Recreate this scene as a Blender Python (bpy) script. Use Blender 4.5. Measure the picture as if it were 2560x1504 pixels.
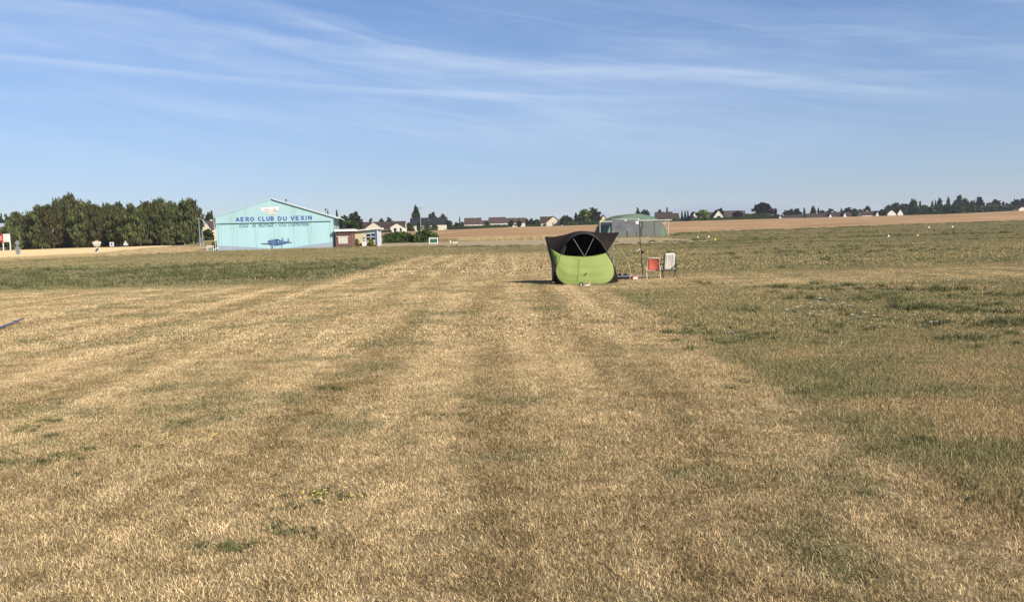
import bpy, math, random
import numpy as np
from mathutils import Vector, Matrix, Euler
R = math.radians
random.seed(7)
for o in list(bpy.data.objects): bpy.data.objects.remove(o)
S = bpy.context.scene
C = S.collection

# ------------------------------------------------------------------ camera
EYE = 1.8; F = 2000.0; W0, H0 = 2560.0, 1504.0
cam_d = bpy.data.cameras.new('camera'); cam = bpy.data.objects.new('camera', cam_d); C.objects.link(cam)
cam_d.sensor_fit = 'HORIZONTAL'; cam_d.sensor_width = 36.0; cam_d.lens = 36.0*F/W0
cam_d.clip_start = 0.1; cam_d.clip_end = 20000
CM = Matrix.Rotation(R(90-4.94), 3, 'X') @ Matrix.Rotation(R(-1.5), 3, 'Z')
cam.rotation_euler = CM.to_euler(); cam.location = (0, 0, EYE)
S.camera = cam
# ------------------------------------------------------------------ light
SUN_EL, SUN_AZ = 36.0, 50.0          # azimuth: degrees to the right of straight-behind-the-camera
sdir = Vector((math.sin(R(SUN_AZ))*math.cos(R(SUN_EL)), -math.cos(R(SUN_AZ))*math.cos(R(SUN_EL)), math.sin(R(SUN_EL))))
sun_d = bpy.data.lights.new('sun', 'SUN'); sun = bpy.data.objects.new('sun', sun_d); C.objects.link(sun)
sun_d.energy = 5.0; sun_d.angle = R(0.53); sun_d.color = (1.0, 0.93, 0.82)
sun.rotation_euler = (-sdir).to_track_quat('-Z', 'Y').to_euler(); sun.location = (30, -30, 40)
S.view_settings.view_transform = 'Standard'; S.view_settings.look = 'None'
S.view_settings.gamma = 1; S.view_settings.exposure = 0.62; S.view_settings.use_curve_mapping = False

class NB:
    """small node-building helper"""
    def __init__(s, nt): s.nt = nt; s.N = nt.nodes; s.L = nt.links
    def put(s, inp, v):
        if v is None: return
        if isinstance(v, bpy.types.NodeSocket): s.L.new(v, inp)
        else:
            if inp.type == 'RGBA' and len(v) == 3: v = (*v, 1)
            inp.default_value = v
    def m(s, op, a, b=None, c=None, clamp=False):
        n = s.N.new('ShaderNodeMath'); n.operation = op; n.use_clamp = clamp
        s.put(n.inputs[0], a); s.put(n.inputs[1], b); s.put(n.inputs[2], c); return n.outputs[0]
    def vm(s, op, a, b=None):
        n = s.N.new('ShaderNodeVectorMath'); n.operation = op
        s.put(n.inputs[0], a); s.put(n.inputs[1], b); return n.outputs[0]
    def ss(s, a, b, v):               # smoothstep from a to b
        n = s.N.new('ShaderNodeMapRange'); n.interpolation_type = 'SMOOTHSTEP'
        s.put(n.inputs[0], v)
        if a < b: n.inputs[1].default_value = a; n.inputs[2].default_value = b; n.inputs[3].default_value = 0; n.inputs[4].default_value = 1
        else: n.inputs[1].default_value = b; n.inputs[2].default_value = a; n.inputs[3].default_value = 1; n.inputs[4].default_value = 0
        return n.outputs[0]
    def mix(s, f, a, b, mode='MIX'):
        n = s.N.new('ShaderNodeMix'); n.data_type = 'RGBA'; n.blend_type = mode
        s.put(n.inputs[0], f); s.put(n.inputs[6], a); s.put(n.inputs[7], b); return n.outputs[2]
    def noise(s, scale, detail=3.0, vec=None, rough=0.55, dist=0.0):
        n = s.N.new('ShaderNodeTexNoise'); n.inputs['Scale'].default_value = scale; n.inputs['Detail'].default_value = detail
        n.inputs['Roughness'].default_value = rough; n.inputs['Distortion'].default_value = dist
        if vec is not None: s.L.new(vec, n.inputs['Vector'])
        return n.outputs[0]
    def xyz(s, v):
        n = s.N.new('ShaderNodeSeparateXYZ'); s.L.new(v, n.inputs[0]); return n.outputs
    def comb(s, x, y, z):
        n = s.N.new('ShaderNodeCombineXYZ'); s.put(n.inputs[0], x); s.put(n.inputs[1], y); s.put(n.inputs[2], z); return n.outputs[0]

world = bpy.data.worlds.new('World'); S.world = world; world.use_nodes = True
nb = NB(world.node_tree); nb.N.clear()
wo = nb.N.new('ShaderNodeOutputWorld'); bg = nb.N.new('ShaderNodeBackground'); nb.L.new(bg.outputs[0], wo.inputs[0])
sky = nb.N.new('ShaderNodeTexSky'); sky.sky_type = 'NISHITA'; sky.sun_disc = False
sky.sun_elevation = R(SUN_EL); sky.sun_rotation = math.atan2(sdir.x, sdir.y)
sky.altitude = 100; sky.air_density = 1.0; sky.dust_density = 0.2; sky.ozone_density = 3.0
gen = nb.N.new('ShaderNodeTexCoord').outputs['Generated']
gx, gy, gz = nb.xyz(gen)[:3]
az = nb.m('ARCTAN2', gx, gy)                       # azimuth, 0 straight ahead
el = nb.m('ARCSINE', gz)
def cirrus(sa, se, off, lo, hi, tilt):
    e2 = nb.m('ADD', el, nb.m('MULTIPLY', az, tilt))
    v = nb.comb(nb.m('ADD', nb.m('MULTIPLY', az, sa), off), nb.m('MULTIPLY', e2, se), off)
    w = nb.noise(1.2, 2, v)
    v2 = nb.vm('ADD', v, nb.comb(0.0, nb.m('MULTIPLY', w, 1.5), 0.0))
    return nb.ss(lo, hi, nb.noise(1.0, 6, v2, 0.6))
fade = nb.m('MULTIPLY', nb.ss(0.04, 0.13, el), nb.ss(1.3, 0.3, el))
c1 = nb.m('MULTIPLY', cirrus(2.2, 13, 3.1, 0.34, 0.80, 0.10), fade)
c2 = nb.m('MULTIPLY', cirrus(4.2, 52, 8.4, 0.42, 0.76, 0.15), fade)
def streak(pts, w, amt):                           # a long cirrus band: (azimuth, elevation) way points in radians
    c = nb.N.new('ShaderNodeFloatCurve'); cu = c.mapping.curves[0]
    lo, hi = pts[0][0], pts[-1][0]
    while len(cu.points) < len(pts): cu.points.new(0.5, 0.5)
    for q, (a, e) in zip(cu.points, pts): q.location = ((a-lo)/(hi-lo), e*2)
    c.mapping.update()
    t = nb.m('DIVIDE', nb.m('SUBTRACT', az, lo), hi-lo, clamp=True); nb.L.new(t, c.inputs['Value'])
    ec = nb.m('MULTIPLY', c.outputs[0], 0.5)
    wob = nb.m('MULTIPLY', nb.m('SUBTRACT', nb.noise(4, 3, nb.comb(az, 2.0, 1.0)), 0.5), w*1.2)
    d = nb.m('DIVIDE', nb.m('SUBTRACT', nb.m('SUBTRACT', el, ec), wob), w)
    up = nb.ss(1.0, 0.0, nb.m('MULTIPLY', d, 2.2)); dn = nb.ss(-1.0, 0.0, d)
    ends = nb.m('MULTIPLY', nb.ss(lo, lo+0.22*(hi-lo), az), nb.ss(hi, hi-0.25*(hi-lo), az))
    tex = nb.ss(0.25, 0.75, nb.noise(1, 5, nb.comb(nb.m('MULTIPLY', az, 5), nb.m('MULTIPLY', el, 75), 4.0)))
    m = nb.m('MULTIPLY', nb.m('MULTIPLY', nb.m('MULTIPLY', up, dn), ends), nb.m('MULTIPLY_ADD', tex, 0.65, 0.35))
    return nb.m('MULTIPLY', m, amt)
st = [streak([(-0.42, 0.285), (-0.26, 0.255), (-0.10, 0.215), (0.05, 0.198), (0.22, 0.186), (0.38, 0.155), (0.62, 0.12)], 0.019, 0.46),
      streak([(-1.1, 0.215), (-0.75, 0.203), (-0.5, 0.192), (-0.3, 0.182), (-0.1, 0.171), (0.1, 0.160), (0.3, 0.151)], 0.009, 0.5),
      streak([(-1.0, 0.262), (-0.6, 0.248), (-0.4, 0.232), (-0.2, 0.215), (0.0, 0.2), (0.2, 0.176), (0.42, 0.14)], 0.060, 0.26),
      streak([(-0.9, 0.30), (-0.62, 0.262), (-0.4, 0.245), (-0.22, 0.222), (-0.05, 0.2), (0.05, 0.19), (0.2, 0.17)], 0.020, 0.34),
      streak([(0.28, 0.305), (0.36, 0.285), (0.44, 0.262), (0.52, 0.242), (0.6, 0.226), (0.7, 0.21), (0.85, 0.19)], 0.030, 0.26)]
cl = nb.m('ADD', nb.m('MULTIPLY', c1, 0.30), nb.m('MULTIPLY', c2, 0.34))
for q in st: cl = nb.m('ADD', cl, q)
# small cumulus far away, low over the horizon
cv = nb.comb(nb.m('MULTIPLY', az, 26), nb.m('MULTIPLY', el, 70), 0.0)
cu_ = nb.m('MULTIPLY', nb.ss(0.58, 0.78, nb.noise(1, 4, cv)), nb.m('MULTIPLY', nb.ss(0.014, 0.022, el), nb.ss(0.05, 0.03, el)))
cu_ = nb.m('MULTIPLY', cu_, nb.ss(0.40, 0.62, nb.noise(2.6, 1, nb.comb(az, 7.0, 0.0))))
cl = nb.m('MINIMUM', nb.m('ADD', cl, nb.m('MULTIPLY', cu_, 0.35)), 0.85)
tint = nb.mix(nb.ss(0.0, 0.30, el), (.665, .70, .855), (.78, .88, 1.07))
hb_ = nb.m('MULTIPLY_ADD', nb.noise(1.0, 4, nb.comb(nb.m('MULTIPLY', az, 5), 3.0, 1.0)), .062, -.008)
bank = nb.m('MULTIPLY', nb.ss(.004, -.003, nb.m('SUBTRACT', el, hb_)), nb.ss(.5, .62, nb.noise(1.0, 1, nb.comb(nb.m('MULTIPLY', az, 2.2), 9.0, 2.0))))
tint = nb.mix(nb.m('MULTIPLY', bank, .8), tint, (.53, .56, .81))
base = nb.mix(nb.m('MULTIPLY', nb.ss(.32, .10, el), .26), nb.mix(1.0, sky.outputs[0], tint, 'MULTIPLY'), (4.2, 5.4, 7.5))
skyc = nb.mix(nb.m('MULTIPLY', cl, .62), base, (6.0, 6.9, 8.2))
nb.L.new(skyc, bg.inputs[0]); bg.inputs[1].default_value = 0.078

# ------------------------------------------------------------------ geometry of the place
def P(px, py, Y):
    """world point on the photograph's ray (px, py) at distance Y (used to carry measured sizes into metres)"""
    d = CM @ Vector(((px-W0/2)/F, -(py-H0/2)/F, -1.0)); t = Y/d.y
    return Vector((d.x*t, Y, EYE+d.z*t))
TY = [0, 60, 100, 130, 170, 220, 300, 400, 480, 560, 640, 800, 1500, 6000]
TU = [(q-1280)/2000 for q in (-600, 0, 500, 980, 1280, 1680, 2000, 2560, 3200)]
TZ = np.array([
 [0, 0, 0, 0, .1, .25, .8, 1.2, 1.6, 2.0, 2.5, 3, 3, 3],
 [0, 0, -.1, -.1, 0, .25, .6, 1, 1.4, 1.8, 2.2, 2.5, 3, 3],
 [0, 0, 0, 0, .2, .55, 1.2, 2, 2.5, 3, 3, 3, 3, 3],
 [0, 0, 0, 0, .45, .9, 1.7, 2.9, 3.4, 3.5, 3.5, 3.5, 3.5, 3.5],
 [0, 0, 0, 0, .25, .7, 1.7, 3.3, 4.5, 4.7, 4.8, 4.8, 4.8, 4.8],
 [0, 0, 0, 0, .1, .4, 1.3, 2.9, 4.4, 5.9, 4.6, 4.2, 4, 4],
 [0, 0, 0, 0, .1, .25, .7, 2.2, 4.0, 6.0, 4.4, 4, 4, 4],
 [0, 0, 0, 0, .1, .25, .65, 2.0, 3.9, 6.0, 8.0, 5.5, 5, 5],
 [0, 0, 0, 0, .1, .25, .65, 2.0, 3.9, 6.0, 8.0, 5.5, 5, 5]])
def tz(x, y):
    x = np.asarray(x, float); y = np.asarray(y, float)
    u = np.clip(x/np.maximum(y, 60.0), TU[0], TU[-1]); yy = np.clip(y, 0, 6000)
    fu = np.interp(u, TU, np.arange(len(TU))); fy = np.interp(yy, TY, np.arange(len(TY)))
    i = np.minimum(fu.astype(int), len(TU)-2); j = np.minimum(fy.astype(int), len(TY)-2); a = fu-i; b = fy-j
    return (TZ[i, j]*(1-a)+TZ[i+1, j]*a)*(1-b)+(TZ[i, j+1]*(1-a)+TZ[i+1, j+1]*a)*b
def G(px, Y):
    """ground point seen in column px at distance Y"""
    py = 590.0
    for _ in range(6):
        p = P(px, py, Y); z = float(tz(p.x, Y)); py += (p.z-z)*F/Y
    return Vector((p.x, Y, float(tz(p.x, Y))))
def hit(px, py):
    """flat near ground under pixel"""
    d = CM @ Vector(((px-W0/2)/F, -(py-H0/2)/F, -1.0)); t = -EYE/d.z
    return Vector((d.x*t, d.y*t, 0))

# ------------------------------------------------------------------ object helpers
def link(o, parent=None, loc=None, rz=None):
    C.objects.link(o)
    if parent is not None: o.parent = parent
    if loc is not None: o.location = loc
    if rz is not None: o.rotation_euler = (0, 0, rz)
    return o
def tag(o, label=None, cat=None, group=None, kind=None):
    if label: o['label'] = label
    if cat: o['category'] = cat
    if group: o['group'] = group
    if kind: o['kind'] = kind
    return o
def thing(name, loc, label, cat, rz=0.0, group=None):
    return tag(link(bpy.data.objects.new(name, None), None, loc, rz), label, cat, group)
class MB:
    def __init__(s): s.v = []; s.f = []
    def add(s, vs, fs):
        o = len(s.v); s.v += [tuple(q) for q in vs]; s.f += [tuple(i+o for i in f) for f in fs]; return s
    def box(s, x0, x1, y0, y1, z0, z1):
        return s.add([(x0,y0,z0),(x1,y0,z0),(x1,y1,z0),(x0,y1,z0),(x0,y0,z1),(x1,y0,z1),(x1,y1,z1),(x0,y1,z1)],
                     [(0,3,2,1),(4,5,6,7),(0,1,5,4),(1,2,6,5),(2,3,7,6),(3,0,4,7)])
    def prism(s, poly, y0, y1):        # polygon in XZ extruded along Y
        n = len(poly)
        return s.add([(x, y0, z) for x, z in poly]+[(x, y1, z) for x, z in poly],
                     [tuple(range(n)), tuple(range(2*n-1, n-1, -1))]+[(i, i+n, (i+1) % n+n, (i+1) % n) for i in range(n)])
    def tube(s, pts, r, n=6, r1=None):
        pts = [Vector(p) for p in pts]; rings = []
        for i, p in enumerate(pts):
            d = (pts[min(i+1, len(pts)-1)]-pts[max(i-1, 0)]).normalized()
            a = d.cross(Vector((0, 0, 1)) if abs(d.z) < .9 else Vector((1, 0, 0))).normalized(); b = d.cross(a)
            rr = r if r1 is None else r+(r1-r)*i/(len(pts)-1)
            rings.append([p+a*rr*math.cos(6.2832*k/n)+b*rr*math.sin(6.2832*k/n) for k in range(n)])
        vs = [q for g in rings for q in g]; fs = []
        for i in range(len(pts)-1):
            for k in range(n): fs.append((i*n+k, i*n+(k+1) % n, (i+1)*n+(k+1) % n, (i+1)*n+k))
        fs.append(tuple(range(n-1, -1, -1))); fs.append(tuple(range(len(vs)-n, len(vs))))
        return s.add(vs, fs)
    def lathe(s, prof, n=10, c=(0, 0)):
        vs = [(c[0]+r*math.cos(6.2832*k/n), c[1]+r*math.sin(6.2832*k/n), z) for r, z in prof for k in range(n)]
        fs = [(i*n+k, i*n+(k+1) % n, (i+1)*n+(k+1) % n, (i+1)*n+k) for i in range(len(prof)-1) for k in range(n)]
        fs += [tuple(range(n-1, -1, -1)), tuple(range(len(vs)-n, len(vs)))]
        return s.add(vs, fs)
    def build(s, name, mat, parent=None, loc=None, rz=None, smooth=False, kind=None):
        me = bpy.data.meshes.new(name); me.from_pydata(s.v, [], s.f); me.materials.append(mat); me.update()
        if smooth: me.shade_smooth()
        o = link(bpy.data.objects.new(name, me), parent, loc, rz)
        if kind: o['kind'] = kind
        return o
def np_mesh(name, V, Fq, mat, attr=None):
    """mesh from numpy arrays; Fq (n,3|4); attr: per-vertex float 'v'"""
    me = bpy.data.meshes.new(name); k = Fq.shape[1]; n = len(Fq)
    me.vertices.add(len(V)); me.vertices.foreach_set('co', V.astype(np.float32).ravel())
    me.loops.add(n*k); me.loops.foreach_set('vertex_index', Fq.astype(np.int32).ravel())
    me.polygons.add(n); me.polygons.foreach_set('loop_start', np.arange(0, n*k, k, dtype=np.int32))
    me.update(calc_edges=True)
    if attr is not None:
        a = me.attributes.new('v', 'FLOAT', 'POINT'); a.data.foreach_set('value', attr.astype(np.float32))
    me.materials.append(mat); return me

# ------------------------------------------------------------------ materials
def pmat(name, col, rough=0.7, var=0.12, scale=3.0, bump=0.0, spec=0.3, metal=0.0, dirt=None, stretch=None):
    m = bpy.data.materials.new(name); m.use_nodes = True; n = NB(m.node_tree); b = n.N['Principled BSDF']
    tc = n.N.new('ShaderNodeTexCoord').outputs['Object']
    if stretch: tc = n.vm('MULTIPLY', tc, stretch)
    f = n.noise(scale, 5, tc)
    c = n.mix(n.ss(.3, .7, f), tuple(q*(1-var) for q in col), tuple(min(1, q*(1+var)) for q in col))
    if dirt:
        f2 = n.noise(scale*.35, 6, tc, .65); c = n.mix(n.m('MULTIPLY', n.ss(.5, .72, f2), dirt[1]), c, dirt[0])
    n.L.new(c, b.inputs['Base Color']); b.inputs['Roughness'].default_value = rough
    b.inputs['Specular IOR Level'].default_value = spec; b.inputs['Metallic'].default_value = metal
    if bump:
        bp = n.N.new('ShaderNodeBump'); bp.inputs['Strength'].default_value = bump; bp.inputs['Distance'].default_value = .02
        n.L.new(n.noise(scale*6, 4, tc), bp.inputs['Height']); n.L.new(bp.outputs[0], b.inputs['Normal'])
    return m
def leafmat(name, dark, light, trans=0.25):
    m = bpy.data.materials.new(name); m.use_nodes = True; n = NB(m.node_tree); n.N.clear()
    out = n.N.new('ShaderNodeOutputMaterial'); at = n.N.new('ShaderNodeAttribute'); at.attribute_name = 'v'
    oi = n.N.new('ShaderNodeObjectInfo')
    c = n.mix(at.outputs['Fac'], dark, light)
    hs = n.N.new('ShaderNodeHueSaturation'); n.L.new(c, hs.inputs['Color'])
    n.L.new(n.m('MULTIPLY_ADD', oi.outputs['Random'], .03, .485), hs.inputs['Hue']); n.L.new(n.m('MULTIPLY_ADD', oi.outputs['Random'], .35, .82), hs.inputs['Value'])
    d = n.N.new('ShaderNodeBsdfDiffuse'); t = n.N.new('ShaderNodeBsdfTranslucent'); mx = n.N.new('ShaderNodeMixShader'); mx.inputs[0].default_value = trans
    n.L.new(hs.outputs[0], d.inputs[0]); n.L.new(hs.outputs[0], t.inputs[0])
    n.L.new(d.outputs[0], mx.inputs[1]); n.L.new(t.outputs[0], mx.inputs[2]); n.L.new(mx.outputs[0], out.inputs[0])
    return m

# turf colour: one node group shared by the soil sheet and the blades, driven by position in the world
tg = bpy.data.node_groups.new('turf_colour', 'ShaderNodeTree')
tg.interface.new_socket('Color', in_out='OUTPUT', socket_type='NodeSocketColor'); tg.interface.new_socket('Mown', in_out='OUTPUT', socket_type='NodeSocketFloat')
n = NB(tg); gout = n.N.new('NodeGroupOutput')
pos = n.N.new('ShaderNodeNewGeometry').outputs['Position']; X, Y, Z = n.xyz(pos)[:3]
flat = n.comb(X, Y, 0.0)
nA = n.noise(.13, 3, flat); nB = n.noise(.75, 4, flat); nC = n.noise(3.6, 4, flat); nD = n.noise(13, 3, flat)
nS = n.noise(1.0, 4, n.vm('MULTIPLY', flat, (1.25, .07, 1)), .6)
nT = n.noise(1.0, 4, n.vm('MULTIPLY', flat, (.10, .9, 1)), .6)
ed = n.m('MULTIPLY', n.m('SUBTRACT', nB, .5), 1.1)
xe = n.m('ADD', X, ed); ye = n.m('ADD', Y, n.m('MULTIPLY', ed, 2.0))
xr = n.m('ADD', xe, n.m('MULTIPLY', n.m('SUBTRACT', nA, .5), .6))
left = n.ss(3.25, 2.65, xr)
mA = n.m('MULTIPLY', left, n.ss(30.6, 29.2, ye))
mB = n.m('MULTIPLY', n.m('MULTIPLY', left, n.ss(-7.9, -6.6, xe)), n.ss(70, 60, ye))
mC = n.m('MULTIPLY', n.m('MULTIPLY', n.ss(22.5, 25.0, ye), n.ss(31.5, 29.0, ye)), .8)
T = n.m('MAXIMUM', n.m('MAXIMUM', mA, mB), mC)
wv = n.m('SINE', n.m('ADD', n.m('MULTIPLY', X, 3.6), n.m('MULTIPLY', n.noise(.05, 2, flat), 14)))
tf = n.m('ADD', n.m('ADD', n.m('MULTIPLY', n.m('SUBTRACT', nS, .5), 1.65), n.m('MULTIPLY', n.m('SUBTRACT', n.m('ADD', n.m('MULTIPLY', nC, .6), n.m('MULTIPLY', nB, .4)), .5), 2.6)), n.m('MULTIPLY_ADD', wv, .125, .49))
tf = n.m('ADD', tf, n.m('MULTIPLY', n.m('MULTIPLY', n.m('SUBTRACT', nT, .5), 1.5), n.ss(13, 26, Y)))
tf = n.m('ADD', tf, n.m('MULTIPLY_ADD', n.ss(5, 12, Y), .17, -.10))
tf = n.m('ADD', tf, n.m('MULTIPLY', n.m('SUBTRACT', nD, .5), .7), clamp=True)
tanc = n.mix(tf, (.315, .230, .110), (.765, .590, .340))
gp = n.m('MULTIPLY', n.ss(.47, .62, nB), n.ss(.40, .54, n.noise(.31, 3, n.vm('ADD', flat, (40, 3, 0)))))
tanc = n.mix(n.m('MULTIPLY', gp, .62), tanc, (.165, .172, .072))
rf = n.ss(.36, .64, n.m('ADD', n.m('MULTIPLY', nA, .35), n.m('MULTIPLY', n.m('ADD', nC, nB), .325)))
rough = n.mix(rf, (.450, .348, .178), (.225, .222, .098))
sp = n.m('MULTIPLY', n.ss(.54, .68, n.noise(.42, 4, n.vm('MULTIPLY', n.vm('ADD', flat, (9, 77, 0)), (.6, 1, 1)))), .8)
rough = n.mix(sp, rough, (.520, .385, .205))
wz = n.m('MULTIPLY', n.m('MULTIPLY', n.ss(30, 33, ye), n.ss(62, 50, ye)), n.ss(-6.5, -8.5, xe))
rough = n.mix(n.m('MULTIPLY', wz, n.m('MULTIPLY_ADD', nT, .5, .45)), rough, (.185, .178, .095))
farz = n.ss(55, 80, ye)
fc = n.mix(n.ss(.43, .57, n.m('ADD', n.m('MULTIPLY', nT, .7), n.m('MULTIPLY', nA, .3))), (.390, .310, .160), (.215, .200, .092))
rough = n.mix(n.m('MULTIPLY', farz, .8), rough, fc)
n.L.new(n.mix(T, rough, tanc), gout.inputs[0]); n.L.new(T, gout.inputs[1])

def turfmat(name, blade):
    m = bpy.data.materials.new(name); m.use_nodes = True; n = NB(m.node_tree); n.N.clear()
    out = n.N.new('ShaderNodeOutputMaterial'); g = n.N.new('ShaderNodeGroup'); g.node_tree = tg
    if blade:
        at = n.N.new('ShaderNodeAttribute'); at.attribute_name = 'v'
        k = n.m('MULTIPLY_ADD', n.m('POWER', at.outputs['Fac'], 1.4), 1.5, .34)
        v2 = n.m('FRACT', n.m('MULTIPLY', at.outputs['Fac'], 17.3)); v3 = n.m('FRACT', n.m('MULTIPLY', at.outputs['Fac'], 41.7))
        gc = n.mix(n.m('MULTIPLY', n.m('GREATER_THAN', v2, .78), n.m('MULTIPLY_ADD', g.outputs[1], .3, .35)), g.outputs[0], (.56, .41, .22))
        gc = n.mix(n.m('MULTIPLY', n.m('GREATER_THAN', v3, .88), n.m('MULTIPLY_ADD', g.outputs[1], -.35, .6)), gc, (.17, .165, .065))
        c = n.vm('MULTIPLY', gc, n.comb(k, k, k))
        d = n.N.new('ShaderNodeBsdfDiffuse'); t = n.N.new('ShaderNodeBsdfTranslucent'); mx = n.N.new('ShaderNodeMixShader'); mx.inputs[0].default_value = .3
        n.L.new(c, d.inputs[0]); n.L.new(c, t.inputs[0]); n.L.new(d.outputs[0], mx.inputs[1]); n.L.new(t.outputs[0], mx.inputs[2]); n.L.new(mx.outputs[0], out.inputs[0])
    else:
        d = n.N.new('ShaderNodeBsdfDiffuse')
        pos = n.N.new('ShaderNodeNewGeometry').outputs['Position']
        f = n.noise(22, 5, pos, .7)
        c = n.vm('MULTIPLY', g.outputs[0], n.comb(*[n.m('MULTIPLY_ADD', f, .75, .16)]*3))  # soil colour darkened to paint in the shade of gaps between blades
        n.L.new(c, d.inputs[0])
        bp = n.N.new('ShaderNodeBump'); bp.inputs['Strength'].default_value = .7; bp.inputs['Distance'].default_value = .05
        n.L.new(n.noise(9, 6, pos, .7), bp.inputs['Height']); n.L.new(bp.outputs[0], d.inputs['Normal']); n.L.new(d.outputs[0], out.inputs[0])
    return m
def fieldmat(name, a, b, c3, sx, sy, rot):
    m = bpy.data.materials.new(name); m.use_nodes = True; n = NB(m.node_tree); bs = n.N['Principled BSDF']
    mp = n.N.new('ShaderNodeMapping'); mp.inputs['Rotation'].default_value = (0, 0, rot)
    n.L.new(n.N.new('ShaderNodeNewGeometry').outputs['Position'], mp.inputs[0]); v = mp.outputs[0]
    s1 = n.noise(1, 5, n.vm('MULTIPLY', v, (sx, sy, 0)), .65); s2 = n.noise(.045, 4, v); s3 = n.noise(1.4, 4, v, .7)
    f = n.m('ADD', n.m('MULTIPLY', s1, .8), n.m('MULTIPLY', s3, .2))
    c = n.mix(n.ss(.40, .60, f), a, b); c = n.mix(n.m('MULTIPLY', n.ss(.45, .68, s2), .5), c, c3)
    n.L.new(c, bs.inputs['Base Color']); bs.inputs['Roughness'].default_value = 1; bs.inputs['Specular IOR Level'].default_value = 0
    bp = n.N.new('ShaderNodeBump'); bp.inputs['Strength'].default_value = .6; bp.inputs['Distance'].default_value = .15
    n.L.new(s3, bp.inputs['Height']); n.L.new(bp.outputs[0], bs.inputs['Normal'])
    return m

M = {}
M['soil'] = turfmat('turf_soil', False); M['blade'] = turfmat('turf_blade', True)
M['stubble'] = fieldmat('stubble', (.200, .118, .058), (.400, .258, .140), (.45, .305, .17), .012, .22, R(-14))
M['grain'] = fieldmat('grain', (.62, .43, .21), (.78, .57, .31), (.70, .48, .24), .02, .25, R(10))
M['earth'] = fieldmat('packed_earth', (.27, .21, .125), (.36, .285, .18), (.24, .19, .10), .05, .35, R(-18))
M['asphalt'] = fieldmat('asphalt', (.075, .072, .066), (.11, .105, .095), (.13, .12, .10), .3, .3, 0)
M['straw'] = leafmat('straw', (.36, .265, .13), (.74, .57, .33), .3)
M['weed'] = leafmat('weed', (.066, .074, .030), (.245, .240, .108), .25)
M['petal'] = pmat('petal', (.52, .51, .44), .8, .08, 9)
M['yellow_petal'] = pmat('yellow_petal', (.75, .62, .10), .8, .1, 9)
M['birch'] = leafmat('birch_leaf', (.020, .026, .010), (.150, .158, .058), .22)
M['birch2'] = leafmat('birch_leaf_rusty', (.026, .026, .010), (.130, .118, .044), .22)
M['oak'] = leafmat('oak_leaf', (.014, .021, .008), (.070, .086, .030), .2)
M['conifer'] = leafmat('conifer_needle', (.010, .017, .010), (.042, .058, .030), .1)
M['bright'] = leafmat('bright_leaf', (.060, .090, .018), (.210, .270, .060), .3)
M['purple'] = leafmat('purple_leaf', (.012, .008, .009), (.045, .028, .030), .1)
M['hedge'] = leafmat('hedge_leaf', (.022, .034, .010), (.110, .140, .040), .2)
M['yhedge'] = leafmat('golden_leaf', (.080, .090, .014), (.34, .33, .070), .25)
M['bark'] = pmat('bark', (.10, .075, .055), .9, .3, 6)
M['birchbark'] = pmat('birch_bark', (.62, .59, .54), .8, .15, 5, dirt=((.05, .045, .04), .8), stretch=(1, 1, 3))
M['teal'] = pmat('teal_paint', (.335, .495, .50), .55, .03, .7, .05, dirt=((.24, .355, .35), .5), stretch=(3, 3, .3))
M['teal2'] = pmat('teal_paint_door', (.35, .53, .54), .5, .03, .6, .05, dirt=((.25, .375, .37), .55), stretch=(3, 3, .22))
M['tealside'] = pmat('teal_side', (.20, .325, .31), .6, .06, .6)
M['seam'] = pmat('seam', (.10, .16, .17), .7)
M['wroof'] = pmat('white_roof', (.50, .56, .55), .5, .05, .5)
M['mural_grey'] = pmat('mural_grey', (.27, .315, .36), .6, .05, .8, dirt=((.23, .27, .31), .4))
M['letter'] = pmat('letter_blue', (.060, .105, .30), .6, .06, 2)
M['letter2'] = pmat('letter_faded', (.075, .145, .22), .6, .2, 3)
M['plane_blue'] = pmat('plane_blue', (.075, .125, .27), .6, .25, 2)
M['plane_dark'] = pmat('plane_dark', (.03, .045, .10), .6, .2, 2)
M['plane_light'] = pmat('plane_light', (.42, .52, .55), .6, .05, 2)
M['plane_mid'] = pmat('plane_mid', (.11, .19, .23), .6, .15, 2)
M['white'] = pmat('white_paint', (.66, .65, .61), .55, .04, 2)
M['offwhite'] = pmat('off_white', (.54, .505, .43), .6, .06, 2)
M['emblem'] = pmat('logo_red', (.55, .36, .34), .6, .1, 3)
M['brick'] = pmat('brick', (.155, .078, .060), .9, .18, 4, dirt=((.16, .085, .07), .5))
M['cream'] = pmat('cream_render', (.52, .45, .28), .85, .05, 1)
M['cream2'] = pmat('pale_render', (.60, .52, .37), .85, .05, 1)
M['wall_white'] = pmat('white_render', (.62, .57, .47), .85, .04, 1)
M['tile'] = pmat('brown_tile', (.040, .025, .020), .9, .22, 1.5)
M['tile2'] = pmat('brown_tile_pale', (.062, .040, .031), .9, .2, 1.5)
M['slate'] = pmat('slate', (.013, .014, .017), .75, .2, 1.5)
M['glass'] = pmat('window_glass', (.012, .016, .02), .08, .1, 1, spec=.6)
M['frame'] = pmat('pale_blue_frame', (.47, .52, .60), .5, .04, 2)
M['qgreen'] = pmat('shelter_green', (.098, .135, .092), .7, .10, .8, dirt=((.085, .115, .075), .5))
M['qend'] = pmat('shelter_end_green', (.125, .19, .135), .6, .08, .8)
M['qdark'] = pmat('shelter_blue', (.05, .10, .11), .6, .1, .8)
M['qdoor'] = pmat('shelter_door', (.135, .145, .125), .7, .06, .8, stretch=(1, 1, .2))
M['dark'] = pmat('dark_metal', (.035, .035, .033), .5, .15, 3)
M['steel'] = pmat('galvanised', (.42, .43, .42), .45, .1, 4, metal=.4)
M['greysign'] = pmat('sign_back', (.24, .26, .27), .5, .06, 3, metal=.2)
M['yellow'] = pmat('sign_yellow', (.60, .52, .28), .5, .05, 2)
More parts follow.
